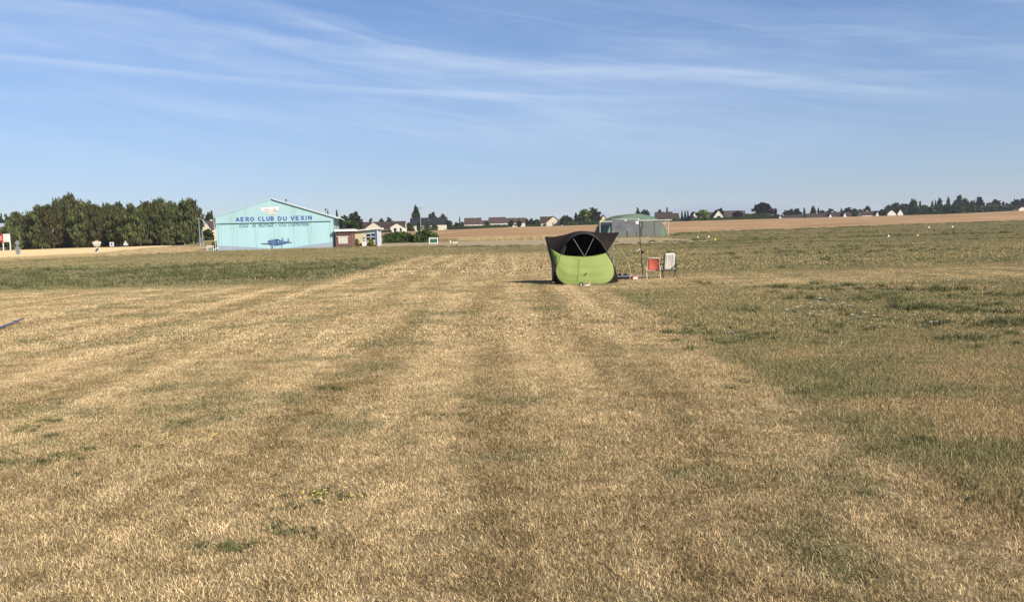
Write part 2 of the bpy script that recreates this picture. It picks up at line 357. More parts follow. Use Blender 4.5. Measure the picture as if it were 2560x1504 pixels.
M['black'] = pmat('black_paint', (.012, .012, .013), .5, .2, 3)
M['red'] = pmat('red_print', (.45, .025, .03), .5, .06, 1)
M['orange'] = pmat('orange_paint', (.75, .36, .07), .5, .06, 2)
M['green_box'] = pmat('green_panel', (.03, .10, .075), .5, .1, 2)
M['tent_green'] = pmat('tent_green', (.225, .27, .070), .7, .045, 2.2, .12)
M['tent_side'] = pmat('tent_side_green', (.15, .22, .04), .6, .06, 2)
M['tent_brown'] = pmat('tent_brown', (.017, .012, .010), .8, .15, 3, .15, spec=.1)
M['tent_black'] = pmat('tent_black', (.021, .018, .017), .6, .2, 3)
M['tent_visor'] = pmat('tent_visor', (.020, .020, .022), .5, .1, 3, spec=.3)
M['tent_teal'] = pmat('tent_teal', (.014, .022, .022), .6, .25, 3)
M['pole'] = pmat('tent_pole', (.20, .20, .195), .4, .08, 5)
M['chair_red'] = pmat('red_cloth', (.84, .215, .155), .8, .06, 12, .1)
M['chair_frame'] = pmat('chair_frame', (.66, .57, .44), .4, .06, 5)
M['board'] = pmat('chalk_board', (.13, .13, .14), .7, .25, 3.5, dirt=((.23, .23, .24), .8))
M['cone_white'] = pmat('cone_white', (.82, .80, .74), .6, .05, 4)
M['cone_yellow'] = pmat('cone_yellow', (.85, .58, .06), .6, .08, 4)
M['purple_pole'] = pmat('purple_plastic', (.075, .07, .165), .5, .1, 4)
M['wood'] = pmat('pale_wood', (.48, .35, .20), .8, .15, 5)
M['roofgrey'] = pmat('grey_sheet', (.33, .37, .41), .6, .08, 1)
M['darkwall'] = pmat('dark_cladding', (.10, .10, .095), .8, .1, 1)
M['ridge'] = pmat('ridge_wood', (.030, .045, .022), 1, .35, .02, spec=0)
# striped chair cloth
m = bpy.data.materials.new('striped_cloth'); m.use_nodes = True; n = NB(m.node_tree); b = n.N['Principled BSDF']
sx = n.xyz(n.N.new('ShaderNodeTexCoord').outputs['Object'])[0]
f1 = n.ss(.1, .5, n.m('SINE', n.m('MULTIPLY', sx, 92))); f2 = n.noise(40, 2, n.comb(sx, 0.0, 0.0))
n.L.new(n.mix(n.m('MULTIPLY', f1, n.m('MULTIPLY_ADD', f2, 1.2, .1), clamp=True), (.78, .74, .64), (.27, .25, .22)), b.inputs['Base Color']); b.inputs['Roughness'].default_value = .85
M['stripe'] = m

# ------------------------------------------------------------------ ground and fields
def axis(lo, hi, a, b, st):
    mid = list(np.arange(a, b+.1, st)); up = [mid[-1]]; s = st
    while up[-1] < hi: s *= 1.35; up.append(up[-1]+s)
    dn = [mid[0]]; s = st
    while dn[-1] > lo: s *= 1.35; dn.append(dn[-1]-s)
    return np.array(dn[:0:-1]+mid+up[1:])
xs = axis(-6000, 6000, -260, 420, 8); ys = axis(-400, 7000, -8, 680, 8)
gxx, gyy = np.meshgrid(xs, ys); V = np.stack([gxx.ravel(), gyy.ravel(), tz(gxx, gyy).ravel()], 1)
nx = len(xs); ii = (np.arange(len(ys)-1)[:, None]*nx+np.arange(nx-1)[None]).ravel()
me = np_mesh('ground', V, np.stack([ii, ii+1, ii+1+nx, ii+nx], 1), M['soil']); me.shade_smooth()
tag(link(bpy.data.objects.new('ground', me)), 'dry mown airfield grass in straw and green patches', 'ground', kind='structure')
def sheet(name, cols, mat, dz, label, cat, nt=40):
    """draped sheet: cols = [(x, y_near, x2, y_far), ...] world columns from left to right"""
    V = []; cc = []
    for a, b in zip(cols[:-1], cols[1:]):
        for k in range(8): cc.append([a[i]+(b[i]-a[i])*k/8 for i in range(4)])
    cc.append(cols[-1])
    for c in cc:
        for t in np.linspace(0, 1, nt): V.append((c[0]+(c[2]-c[0])*t, c[1]+(c[3]-c[1])*t))
    V = np.array(V); V = np.column_stack([V, tz(V[:, 0], V[:, 1])+dz])
    ii = (np.arange(len(cc)-1)[:, None]*nt+np.arange(nt-1)[None]).ravel()
    me = np_mesh(name, V, np.stack([ii, ii+nt, ii+nt+1, ii+1], 1), mat); me.shade_smooth()
    return tag(link(bpy.data.objects.new(name, me)), label, cat, kind='structure')
def col(px0, y0, px1, y1):
    a = G(px0, y0); b = G(px1, y1); return (a.x, a.y, b.x, b.y)
sheet('stubble_field', [col(860, 172, 860, 425), col(980, 176, 980, 438), col(1280, 182, 1280, 480), col(1680, 192, 1680, 556), col(2000, 232, 2000, 562),
      col(2560, 318, 2560, 640), col(3000, 420, 3000, 660)], M['stubble'], .07, 'harvested reddish tan stubble field rising to the village', 'field', 60)
sheet('grain_field', [col(-500, 96, -500, 236), col(0, 106, 0, 232), col(240, 124, 240, 222), col(330, 165, 330, 218), col(430, 205, 430, 214)], M['grain'], .07,
      'pale golden grain field in front of the birch grove', 'field')
sheet('taxiway', [(-24, 117, -25, 150), (-14, 113, -14, 152), (0, 99, 2, 153), (16, 85, 20, 153), (26, 101, 28, 149)], M['earth'], .03,
      'pale packed earth strip leading to the green shelter', 'path', 24)
sheet('access_road', [(-68, 150, -68, 157), (-52, 154, -51, 161), (-40, 160, -38, 167)], M['asphalt'], .09,
      'grey access road passing between the grove and the hangar', 'road', 6)

# ------------------------------------------------------------------ grass scatter
def hidden_collection(name, meshes):
    c = bpy.data.collections.new(name)
    for i, me in enumerate(meshes): c.objects.link(bpy.data.objects.new(f'{name}_{i:02d}', me))
    return c
def scatter(name, pts, rot, scl, zs, coll, label, cat):
    """points with rotation/scale attributes, tufts instanced on them by geometry nodes: one 'stuff' object"""
    me = bpy.data.meshes.new(name); me.vertices.add(len(pts)); me.vertices.foreach_set('co', pts.astype(np.float32).ravel())
    for nm, arr in (('rotz', rot), ('scl', scl), ('sclz', zs)):
        a = me.attributes.new(nm, 'FLOAT', 'POINT'); a.data.foreach_set('value', arr.astype(np.float32))
    o = link(bpy.data.objects.new(name, me)); tag(o, label, cat, kind='stuff')
    ng = bpy.data.node_groups.new(name+'_scatter', 'GeometryNodeTree')
    ng.interface.new_socket('Geometry', in_out='INPUT', socket_type='NodeSocketGeometry'); ng.interface.new_socket('Geometry', in_out='OUTPUT', socket_type='NodeSocketGeometry')
    N, L = ng.nodes, ng.links
    gi = N.new('NodeGroupInput'); go = N.new('NodeGroupOutput'); ip = N.new('GeometryNodeInstanceOnPoints')
    ci = N.new('GeometryNodeCollectionInfo'); ci.inputs['Collection'].default_value = coll; ci.inputs['Separate Children'].default_value = True; ci.inputs['Reset Children'].default_value = True
    def at(nm):
        q = N.new('GeometryNodeInputNamedAttribute'); q.data_type = 'FLOAT'; q.inputs['Name'].default_value = nm; return q.outputs[0]
    cr = N.new('ShaderNodeCombineXYZ'); L.new(at('rotz'), cr.inputs[2])
    cs = N.new('ShaderNodeCombineXYZ'); s_ = at('scl'); L.new(s_, cs.inputs[0]); L.new(s_, cs.inputs[1]); L.new(at('sclz'), cs.inputs[2])
    ri = N.new('FunctionNodeRandomValue'); ri.data_type = 'INT'; ri.inputs[4].default_value = 0; ri.inputs[5].default_value = len(coll.objects)-1
    L.new(gi.outputs[0], ip.inputs['Points']); L.new(ci.outputs[0], ip.inputs['Instance']); ip.inputs['Pick Instance'].default_value = True
    L.new(ri.outputs[2], ip.inputs['Instance Index']); L.new(cr.outputs[0], ip.inputs['Rotation']); L.new(cs.outputs[0], ip.inputs['Scale']); L.new(ip.outputs[0], go.inputs[0])
    md = o.modifiers.new('scatter', 'NODES'); md.node_group = ng
    return o
def blade_patch(name, nbl, rad, h0, h1, w, lean, mat, seed, disc=True):
    g = np.random.default_rng(seed)
    a = g.uniform(0, 6.283, nbl); r = rad*np.sqrt(g.uniform(0, 1, nbl)) if disc else rad*np.abs(g.normal(0, .6, nbl))
    bx, by = r*np.cos(a), r*np.sin(a); h = g.uniform(h0, h1, nbl)*(.6+.4*g.uniform(0, 1, nbl))
    d = g.uniform(0, 6.283, nbl); ln = h*lean*g.uniform(.15, 1.2, nbl); f = g.uniform(0, 6.283, nbl); ww = w*g.uniform(.6, 1.4, nbl)
    wx, wy = np.cos(f)*ww/2, np.sin(f)*ww/2; lx, ly = np.cos(d)*ln, np.sin(d)*ln
    v = np.empty((nbl, 5, 3))
    v[:, 0] = np.stack([bx-wx, by-wy, np.full(nbl, -.004)], 1); v[:, 1] = np.stack([bx+wx, by+wy, np.full(nbl, -.004)], 1)
    v[:, 2] = np.stack([bx+lx*.4+wx*.8, by+ly*.4+wy*.8, h*.6], 1); v[:, 3] = np.stack([bx+lx*.4-wx*.8, by+ly*.4-wy*.8, h*.6], 1)
    v[:, 4] = np.stack([bx+lx, by+ly, h], 1)
    k = np.arange(nbl)[:, None]*5
    tris = np.concatenate([k+[0, 1, 2], k+[0, 2, 3], k+[3, 2, 4]]); val = np.repeat(g.uniform(0, 1, nbl), 5)
    return np_mesh(name, v.reshape(-1, 3), tris, mat, val)
rng = np.random.default_rng(11)
def even(y0, y1, dens, side=.74, pad=1.2):
    c = 1/math.sqrt(dens); w = y1*side+pad; gx_, gy_ = np.meshgrid(np.arange(-w, w, c), np.arange(y0, y1, c)); x = gx_.ravel()+rng.uniform(-.6, .6, gx_.size)*c; y = gy_.ravel()+rng.uniform(-.6, .6, gx_.size)*c
    k = np.abs(x) < y*side+pad; return x[k], y[k]
def fan(y0, y1, dens, xl=None, xr=None, side=.74, pad=1.2):
    n_ = int(dens*((y1*side+pad)**2-(y0*side+pad)**2)/side); y = np.sqrt(rng.uniform(y0**2, y1**2, int(n_))); u = rng.uniform(-1, 1, len(y)); x = u*(y*side+pad)
    k = np.ones(len(y), bool)
    if xl is not None: k &= x > xl
    if xr is not None: k &= x < xr
    return x[k], y[k]
near = hidden_collection('turf_near', [blade_patch(f'turf_near_{i}', 680, .34, .010, .036, .0035, 1.3, M['blade'], 100+i) for i in range(5)])
mid = hidden_collection('turf_mid', [blade_patch(f'turf_mid_{i}', 470, .6, .015, .042, .0085, 1.2, M['blade'], 200+i) for i in range(4)])
far = hidden_collection('turf_far', [blade_patch(f'turf_far_{i}', 260, 1.2, .03, .075, .028, .9, M['blade'], 300+i) for i in range(4)])
def zone_h(x, y):
    mown = (((x < 2.9) & (y < 30)) | ((x < 2.9) & (x > -7.1) & (y < 64)) | ((y > 24) & (y < 30)))
    return np.where(mown, 1.0, 1.55)
px_, py_, sc_, zz_ = [], [], [], []
def on_other(x, y):
    u = x/np.maximum(y, 1.0); fe = np.interp(u, [-.21, -.15, 0, .2, .36, .64, .86], [172, 176, 182, 192, 232, 318, 420])
    tn = np.interp(x, [-24, -14, 0, 16, 26], [117, 113, 99, 85, 101]); tf_ = np.interp(x, [-25, -14, 2, 20, 28], [150, 152, 153, 153, 149])
    return ((u > -.215) & (y > fe-1)) | ((x > -24) & (x < 27) & (y > tn) & (y < tf_)) | ((u < -.4) & (y > 104))
def grass_layer(coll, nm, y0, y1, dens, s0, lab):
    x, y = even(y0, y1, dens); kk_ = ~on_other(x, y); x, y = x[kk_], y[kk_]; k = rng.uniform(.8, 1.25, len(x)); zh = zone_h(x, y)*rng.uniform(.65, 1.3, len(x))
    scatter(nm, np.stack([x, y, tz(x, y)+.002], 1), rng.uniform(0, 6.283, len(x)), k*s0, zh*s0, coll, lab, 'grass')
grass_layer(near, 'short_grass', 2.2, 13.5, 18, 1.0, 'short dry straw coloured grass blades of the close turf')
grass_layer(mid, 'airfield_grass', 12.5, 36, 6, 1.0, 'short dry grass around the tent and chairs')
grass_layer(far, 'outfield_grass', 112, 330, .22, 2.0, 'coarse grass between the earth strip and the stubble field')
grass_layer(far, 'distant_grass', 34, 118, 1.0, 1.0, 'low dry grass spreading toward the hangar')

# weeds in clumps
def weed_mesh(name, seed, nbl, rad, h):
    return blade_patch(name, nbl, rad, h*.3, h, h*.075, .9, M['weed'], seed, disc=False)
weeds = hidden_collection('weed', [weed_mesh(f'weed_{i}', 400+i, 110, .28, .22) for i in range(4)])
wx, wy, ws = [], [], []
def clump(px, py, n_, sp, s):
    c = hit(px, py)
    for _ in range(n_ if py < 900 else int(n_*2.4)):
        wx.append(c.x+random.gauss(0, sp)); wy.append(c.y+random.gauss(0, sp*.7)); ws.append(s*random.uniform(.6, 1.3))
for a in [(1745, 828, 16, .55, .45), (1870, 845, 22, .6, .5), (1960, 720, 26, .9, .7), (2060, 725, 20, .9, .6), (2200, 745, 20, .7, .7), (2350, 728, 10, .35, .9), (2340, 775, 34, .8, .75),
          (2500, 810, 26, .6, .7), (2075, 800, 16, .7, .5), (2150, 822, 12, .5, .5), (1870, 780, 7, .3, .6), (2450, 740, 10, .5, .6), (1760, 710, 12, .6, .45), (2060, 990, 7, .5, .22), (2180, 985, 6, .5, .22),
          (2520, 1240, 6, .35, .22), (2490, 850, 10, .4, .6), (2290, 1110, 3, .2, .3), (1255, 800, 4, .22, .3), (575, 1380, 4, .12, .22), (690, 1335, 4, .1, .22), (830, 975, 3, .08, .25), (480, 1060, 5, .18, .22),
          (110, 1150, 8, .25, .25), (60, 1075, 10, .35, .25), (800, 1245, 6, .16, .2), (1200, 1045, 4, .15, .22), (1050, 1040, 5, .2, .2), (720, 1050, 5, .25, .2), (1350, 815, 3, .2, .25)]: clump(*a)
x, y = fan(31.5, 62, .62, xr=-7.6); wx += list(x); wy += list(y); ws += list(rng.uniform(.5, 1.25, len(x)))
x, y = fan(33, 46, .9, xr=-12); wx += list(x); wy += list(y); ws += list(rng.uniform(.7, 1.4, len(x)))
x, y = fan(31.5, 110, .055, xl=3.5); wx += list(x); wy += list(y); ws += list(rng.uniform(.5, 1.4, len(x)))
x, y = fan(62, 116, .03, xr=3); wx += list(x); wy += list(y); ws += list(rng.uniform(.5, 1.2, len(x)))
for k in range(16):                                     # dense drifts of weeds on the right
    c0x, c0y = random.uniform(8, 60), random.uniform(40, 100)
    for _ in range(28): wx.append(c0x+random.gauss(0, 3.5)); wy.append(c0y+random.gauss(0, .9)); ws.append(random.uniform(.6, 1.3))
for _ in range(700):
    q = random.uniform(1690, 2700); Ye = np.interp(q, [1680, 2000, 2560, 3000], [192, 232, 318, 420])-abs(random.gauss(1, 9)); p = G(q, Ye); wx.append(p.x); wy.append(p.y); ws.append(random.uniform(1.2, 3.2))
for _ in range(260):
    x_ = random.uniform(-24, 30); wx.append(x_); wy.append(float(np.interp(x_, [-24, -14, 0, 16, 26, 40], [117, 113, 99, 85, 92, 90]))-abs(random.gauss(0, 1.2))); ws.append(random.uniform(.7, 1.5))
for k in range(26):
    c0y = random.uniform(34, 58); c0x = random.uniform(-.7*c0y, -9); sz = random.uniform(.9, 1.7)
    for _ in range(10): wx.append(c0x+random.gauss(0, .8)); wy.append(c0y+random.gauss(0, .4)); ws.append(sz*random.uniform(.7, 1.2))
for k in range(30):
    c0y = random.uniform(95, 230); c0x = random.uniform(.16*c0y+8, .68*c0y)
    for _ in range(18): wx.append(c0x+random.gauss(0, 6)); wy.append(c0y+random.gauss(0, 1.2)); ws.append(random.uniform(1.0, 2.2))
wx, wy, ws = map(np.array, (wx, wy, ws))
scatter('weed_clumps', np.stack([wx, wy, tz(wx, wy)], 1), rng.uniform(0, 6.283, len(wx)), ws, ws*rng.uniform(.8, 1.2, len(wx)), weeds, 'green weeds in ragged clumps standing above the turf', 'weeds')
# wild carrot flower heads
def flower_mesh(name, seed, mat):
    g = random.Random(seed); mb = MB(); h = .24
    mb.tube([(0, 0, 0), (.02, .01, h*.6), (.03, 0, h)], .0022, 3); ns = len(mb.f)
    for _ in range(14):
        a = g.uniform(0, 6.28); r = .03*math.sqrt(g.random()); x, y = .03+r*math.cos(a), r*math.sin(a); z = h+g.uniform(-.006, .012); s = .009
        mb.add([(x-s, y-s, z), (x+s, y-s, z), (x+s, y+s, z+.006), (x-s, y+s, z+.006), (x, y, z-.015)], [(0, 1, 2, 3), (0, 1, 4), (1, 2, 4), (2, 3, 4), (3, 0, 4)])
    me = bpy.data.meshes.new(name); me.from_pydata(mb.v, [], mb.f); me.materials.append(mat); me.materials.append(M['weed']); me.polygons.foreach_set('material_index', [1]*ns+[0]*(len(mb.f)-ns)); return me
fl = hidden_collection('flower', [flower_mesh(f'flower_{i}', i, M['petal']) for i in range(3)])
fx, fy = [], []
for px, py, n_, sp in [(2040, 780, 18, .45), (2020, 805, 9, .3), (2130, 818, 9, .5), (2300, 833, 4, .25), (2380, 845, 2, .1), (1828, 858, 3, .08), (2350, 712, 6, .4), (2455, 712, 4, .3), (1930, 892, 1, .1), (2500, 735, 4, .4), (1760, 772, 1, .1)]:
    c = hit(px, py)
    for _ in range(n_): fx.append(c.x+random.gauss(0, sp)); fy.append(c.y+random.gauss(0, sp))
x, y = fan(31, 100, .03, xl=5); fx += list(x); fy += list(y)
for k in range(14):
    c0x, c0y = random.uniform(10, 55), random.uniform(45, 95)
    for _ in range(12): fx.append(c0x+random.gauss(0, 2.5)); fy.append(c0y+random.gauss(0, 1.2))
x, y = fan(31, 60, .02, xr=-8); fx += list(x); fy += list(y)
fx, fy = np.array(fx), np.array(fy); k = rng.uniform(.5, 1.05, len(fx))
scatter('wild_flowers', np.stack([fx, fy, tz(fx, fy)], 1), rng.uniform(0, 6.283, len(fx)), k, k, fl, 'white wild carrot flower heads dotted through the weeds', 'flowers')
yl = hidden_collection('small_flower', [flower_mesh('small_flower', 9, M['yellow_petal'])])
fx, fy = [], []
for px, py in [(470, 1108), (510, 1100), (800, 1245), (830, 1255), (50, 1070)]:
    c = hit(px, py)
    for _ in range(9): fx.append(c.x+random.gauss(0, .13)); fy.append(c.y+random.gauss(0, .09))
fx, fy = np.array(fx), np.array(fy); k = rng.uniform(.18, .3, len(fx))
scatter('yellow_flowers', np.stack([fx, fy, 0*fx], 1), k, k*1.1, k*.75, yl, 'tiny yellow flowers low in the green turf patches', 'flowers')
# tall dry grass along the bank, and the ragged border of the stubble field
tall = hidden_collection('tall_grass', [blade_patch(f'tall_grass_{i}', 170, .75, .25, .62, .028, .7, M['straw'], 500+i) for i in range(4)])
tx, ty, ts = [], [], []
for _ in range(5200):
    q = random.uniform(-260, 535); t = random.random()
    ya = np.interp(q, [-260, 0, 240, 420, 535], [86, 92, 106, 116, 124]); yb = np.interp(q, [-260, 0, 240, 330, 430, 535], [96, 105, 122, 160, 196, 150])
    Yq = ya+(yb-ya)*t**1.6; p = G(q, Yq); tx.append(p.x); ty.append(p.y); ts.append(random.uniform(.4, .75))
for _ in range(420):
    q = random.uniform(1150, 1420); Yq = random.uniform(152, 176); p = G(q, Yq); tx.append(p.x); ty.append(p.y); ts.append(random.uniform(.6, 1.5))
for _ in range(900):
    q = random.uniform(1680, 2700); Ye = np.interp(q, [1680, 2000, 2560, 3000], [192, 232, 318, 420])+random.gauss(0, 2.5); p = G(q, Ye); tx.append(p.x); ty.append(p.y); ts.append(random.uniform(.5, 1.3))
tx, ty, ts = map(np.array, (tx, ty, ts))
scatter('tall_dry_grass', np.stack([tx, ty, tz(tx, ty)], 1), rng.uniform(0, 6.283, len(tx)), ts, ts, tall, 'tall bleached grass on the bank below the road signs', 'grass')

#@@OBJECTS
# ------------------------------------------------------------------ trees
def crown_mesh(name, prof, nclump, per, leaf, sig, mat, seed, droop=0.0, asp=1.0, shell=.55):
    """unit crown: height 0..1, radius 1; prof = radius by height; leaves are small quads in clumps through the volume"""
    g = np.random.default_rng(seed); t = g.uniform(0.0, 1.0, nclump*3)
    pr = np.interp(t, np.linspace(0, 1, len(prof)), prof); keep = g.uniform(0, 1, len(t)) < (pr/max(prof))*.9+.12
    t = t[keep][:nclump]; pr = pr[keep][:nclump]; m_ = len(t)
    a = g.uniform(0, 6.283, m_); r = pr*(shell+(1.03-shell)*g.uniform(0, 1, m_)**.6)*g.uniform(.62, 1.16, m_)
    cen = np.stack([r*np.cos(a), r*np.sin(a), t], 1)
    cv = g.uniform(0, 1, m_)
    c = np.repeat(cen, per, 0); k = len(c)
    p = c+g.normal(0, 1, (k, 3))*np.array([sig, sig, sig*.34]); p[:, 2] -= droop*np.abs(g.normal(0, 1, k))*.6
    d = g.normal(0, 1, (k, 3)); d[:, 2] += .3; d /= np.linalg.norm(d, axis=1)[:, None]
    e = np.cross(d, g.normal(0, 1, (k, 3))); e /= np.linalg.norm(e, axis=1)[:, None]; f = np.cross(d, e)
    s = leaf*g.uniform(.6, 1.4, k)[:, None]; z = np.array([1, 1, .36])
    if droop: f = f*.35+np.array([0, 0, -1.0])
    A = e*s*z; B = f*s*z*asp
    V = np.stack([p-A-B, p+A-B*.6, p+A*.8+B, p-A+B*.7], 1).reshape(-1, 3); V[:, 2] = np.maximum(V[:, 2], -.04)
    val = np.repeat(np.clip(np.repeat(cv, per)*.65+g.uniform(0, 1, k)*.35, 0, 1), 4)
    return np_mesh(name, V, np.arange(4*k).reshape(-1, 4), mat, val)
def trunk_mesh(name, h, r, mat, seed, limbs=5, top=.9, lean=.03):
    g = random.Random(seed); mb = MB(); pts = [(g.uniform(-lean, lean)*h*i/5, g.uniform(-lean, lean)*h*i/5, h*top*i/5-(.15 if i == 0 else 0)) for i in range(6)]
    mb.tube(pts, r, 7, r*.18)
    for i in range(limbs):
        q = g.uniform(.25, .8); a = g.uniform(0, 6.28); b = Vector(pts[int(q*5)]); l = h*g.uniform(.10, .2)
        mb.tube([b, b+Vector((math.cos(a)*l*.2, math.sin(a)*l*.2, l*.6)), b+Vector((math.cos(a)*l*.3, math.sin(a)*l*.3, l*1.1))], r*.4, 5, r*.08)
    me = bpy.data.meshes.new(name); me.from_pydata(mb.v, [], mb.f); me.materials.append(mat); me.shade_smooth(); return me
ROUND = [.55, .85, 1, 1, .97, .9, .76, .5, .15]; CONE = [1, .88, .76, .64, .52, .40, .28, .16, .03]
POPL = [.6, .9, 1, 1, .95, .85, .7, .5, .12]; BIRCH = [.7, .9, .96, 1, .96, .88, .74, .52, .26]; BUSH = [.9, 1, .98, .92, .82, .68, .5, .3, .1]
birch_c = [crown_mesh(f'birch_crown_{i}', BIRCH, 115, 46, .044, .105, M['birch2' if i == 3 else 'birch'], 20+i, droop=.045, asp=1.7) for i in range(5)]
birch_t = [trunk_mesh(f'birch_trunk_{i}', 1, .014, M['birchbark'], 30+i, 7, .80, .02) for i in range(3)]
KIND = {}
def kindof(k, prof, ncl, per, leaf, sig, mat, shell=.5, droop=0, bark='bark'):
    KIND[k] = ([crown_mesh(f'{k}_crown_{i}', prof, ncl, per, leaf, sig, M[mat], hash_(k)+i, droop, shell=shell) for i in range(2)], trunk_mesh(f'{k}_trunk', 1, .022, M[bark], hash_(k), 4, .7))
def hash_(s): return sum(ord(c)*(i+1) for i, c in enumerate(s))
kindof('round', ROUND, 90, 16, .13, .13, 'oak'); kindof('bright', ROUND, 90, 16, .13, .13, 'bright'); kindof('purple', ROUND, 100, 16, .14, .12, 'purple')
kindof('conifer', CONE, 90, 14, .12, .09, 'conifer', .4); kindof('poplar', POPL, 90, 14, .16, .12, 'oak'); kindof('bush', BUSH, 70, 16, .15, .14, 'hedge'); kindof('golden', BUSH, 70, 16, .14, .14, 'yhedge')
NAMES = {'round': 'broadleaf_tree', 'bright': 'broadleaf_tree', 'purple': 'copper_beech', 'conifer': 'conifer_tree', 'poplar': 'poplar_tree', 'bush': 'bush', 'golden': 'bush'}
cnt = [0]
def tree(kind, px, Y, h, w, label, group=None, base=.12, off=0.0):
    cnt[0] += 1; g = G(px, Y); cs, tm = KIND[kind]
    e = thing(NAMES[kind], (g.x, g.y, g.z), label, 'bush' if kind in ('bush', 'golden') else 'tree', random.uniform(0, 6.28), group)
    c = link(bpy.data.objects.new('crown', cs[cnt[0] % 2]), e, (0, 0, h*base)); c.scale = (w/2, w/2, h*(1-base)); c.rotation_euler = (0, 0, random.uniform(0, 6.28))
    t = link(bpy.data.objects.new('trunk', tm), e); k = min(h*.8, 9); t.scale = (k, k, h)
    return e
def tpx(kind, px, top, base_y, wpx, Y, label, group=None, base=.12):
    """tree whose top and width are measured in the photograph; its foot stands on the ground at distance Y"""
    g = G(px, Y); h = P(px, top, Y).z-g.z
    return tree(kind, px, Y, h, wpx*Y/F, label, group, base)

# birch grove
skl = ([20, 45, 75, 100, 130, 155, 180, 205, 230, 255, 280, 300, 325, 350, 380, 420, 450, 472, 490, 500], [560, 532, 535, 518, 502, 500, 492, 499, 504, 511, 510, 508, 517, 514, 499, 497, 500, 488, 500, 530])
def birch(px, Y, k, hs=1.0, wm=6.5, lift=.06, back=False):
    g = G(px, Y); top = np.interp(px, *skl); h = (P(px, top, Y).z-g.z)*hs
    e = thing('birch_tree', (g.x, g.y, g.z), ('rusty tinted birch among the green birches of the roadside grove' if k % 5 == 3 else 'green birch deep in the roadside grove behind the front trunks' if back else 'white trunked green birch in the front row of the roadside grove'), 'tree', 0, 'birches of the roadside grove')
    c = link(bpy.data.objects.new('crown', birch_c[k % 5]), e, (0, 0, h*lift)); c.scale = (wm/2, wm/2, h*(1-lift)); c.rotation_euler = (0, 0, k*1.3)
    t = link(bpy.data.objects.new('trunk', birch_t[k % 3]), e, (0, 0, 0)); t.scale = (h*1.15, h*1.15, h)
k = 0
for q in [38, 70, 106, 136, 164, 185, 204, 222, 250, 276, 302, 330, 353, 376, 405, 437, 462, 484]:
    birch(q, 226-(q > 300)*6+random.uniform(-4, 4), k, random.uniform(.84, 1.05), random.uniform(4.6, 6.6), random.choice((.05, .07, .10, .13))); k += 1
for q in range(52, 490, 25):
    birch(q+random.uniform(-6, 6), 238-(q > 300)*6+random.uniform(-3, 5), k, random.uniform(.82, 1.02), random.uniform(5.0, 6.8), .04, True); k += 1
for q in range(45, 485, 40):
    birch(q+random.uniform(-8, 8), 249-(q > 300)*6+random.uniform(-3, 5), k, random.uniform(.85, 1.0), random.uniform(6, 8), .04, True); k += 1

def hedge(name, px0, px1, Y, h, d, label, mat='hedge', seed=1, py_noise=.15, cat='hedge', prof=None):
    a = G(px0, Y); b = G(px1, Y); L = (b-a).length; g = np.random.default_rng(seed)
    nn = int(min(5200, max(260, L*h*26))); s = float(np.clip(h*.085, .07, .22))
    x = g.uniform(0, L, nn); top = h*(1-py_noise*np.abs(np.sin(x*1.1+seed)*.6+np.sin(x*.43)*.4))
    if prof is not None: top = h*np.interp(x/L, np.linspace(0, 1, len(prof)), prof)*(1-.1*g.uniform(0, 1, nn))
    w = g.uniform(0, 1, nn); side = g.integers(0, 3, nn)
    y = np.where(side == 0, g.normal(0, .06, nn), np.where(side == 1, d+g.normal(0, .06, nn), g.uniform(0, d, nn))); z = np.where(side == 2, top+g.normal(0, .05*h, nn), top*w)
    p = np.stack([x, y, z], 1); dd = g.normal(0, 1, (nn, 3)); dd /= np.linalg.norm(dd, axis=1)[:, None]; e = np.cross(dd, g.normal(0, 1, (nn, 3))); e /= np.linalg.norm(e, axis=1)[:, None]; f = np.cross(dd, e)
    V = np.stack([p-e*s-f*s, p+e*s-f*s, p+e*s+f*s, p-e*s+f*s], 1).reshape(-1, 3); V[:, 2] = np.maximum(V[:, 2], -.05)
    val = np.repeat(np.clip(.5*(np.sin(x*2.3)*.5+.5)+.5*g.uniform(0, 1, nn), 0, 1), 4); Fq = np.arange(4*nn).reshape(-1, 4)
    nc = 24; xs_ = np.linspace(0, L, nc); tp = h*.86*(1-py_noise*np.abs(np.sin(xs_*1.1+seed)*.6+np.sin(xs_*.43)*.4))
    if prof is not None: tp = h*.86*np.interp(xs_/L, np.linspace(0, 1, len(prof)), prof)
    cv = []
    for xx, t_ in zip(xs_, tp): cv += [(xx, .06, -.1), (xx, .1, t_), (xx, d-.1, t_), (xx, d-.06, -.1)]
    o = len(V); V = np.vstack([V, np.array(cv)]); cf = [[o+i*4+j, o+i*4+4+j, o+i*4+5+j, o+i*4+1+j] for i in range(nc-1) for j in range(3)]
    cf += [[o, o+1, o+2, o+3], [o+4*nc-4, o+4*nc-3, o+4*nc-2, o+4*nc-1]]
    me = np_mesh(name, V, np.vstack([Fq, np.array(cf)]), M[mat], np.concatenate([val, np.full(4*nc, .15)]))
    ob = link(bpy.data.objects.new(name, me), None, a, math.atan2(b.y-a.y, b.x-a.x)); return tag(ob, label, cat)

hedge('hedge', 40, 300, 262, 2.6, 2.0, 'dark undergrowth behind the birch trunks', 'oak', 41)
hedge('hedge', 300, 500, 256, 2.6, 2.0, 'dark undergrowth behind the birches beside the road', 'oak', 42)
hedge('hedge', 1640, 1702, 566, 2.2, 1.5, 'dark hedge below the wide brown roof', 'hedge', 43)
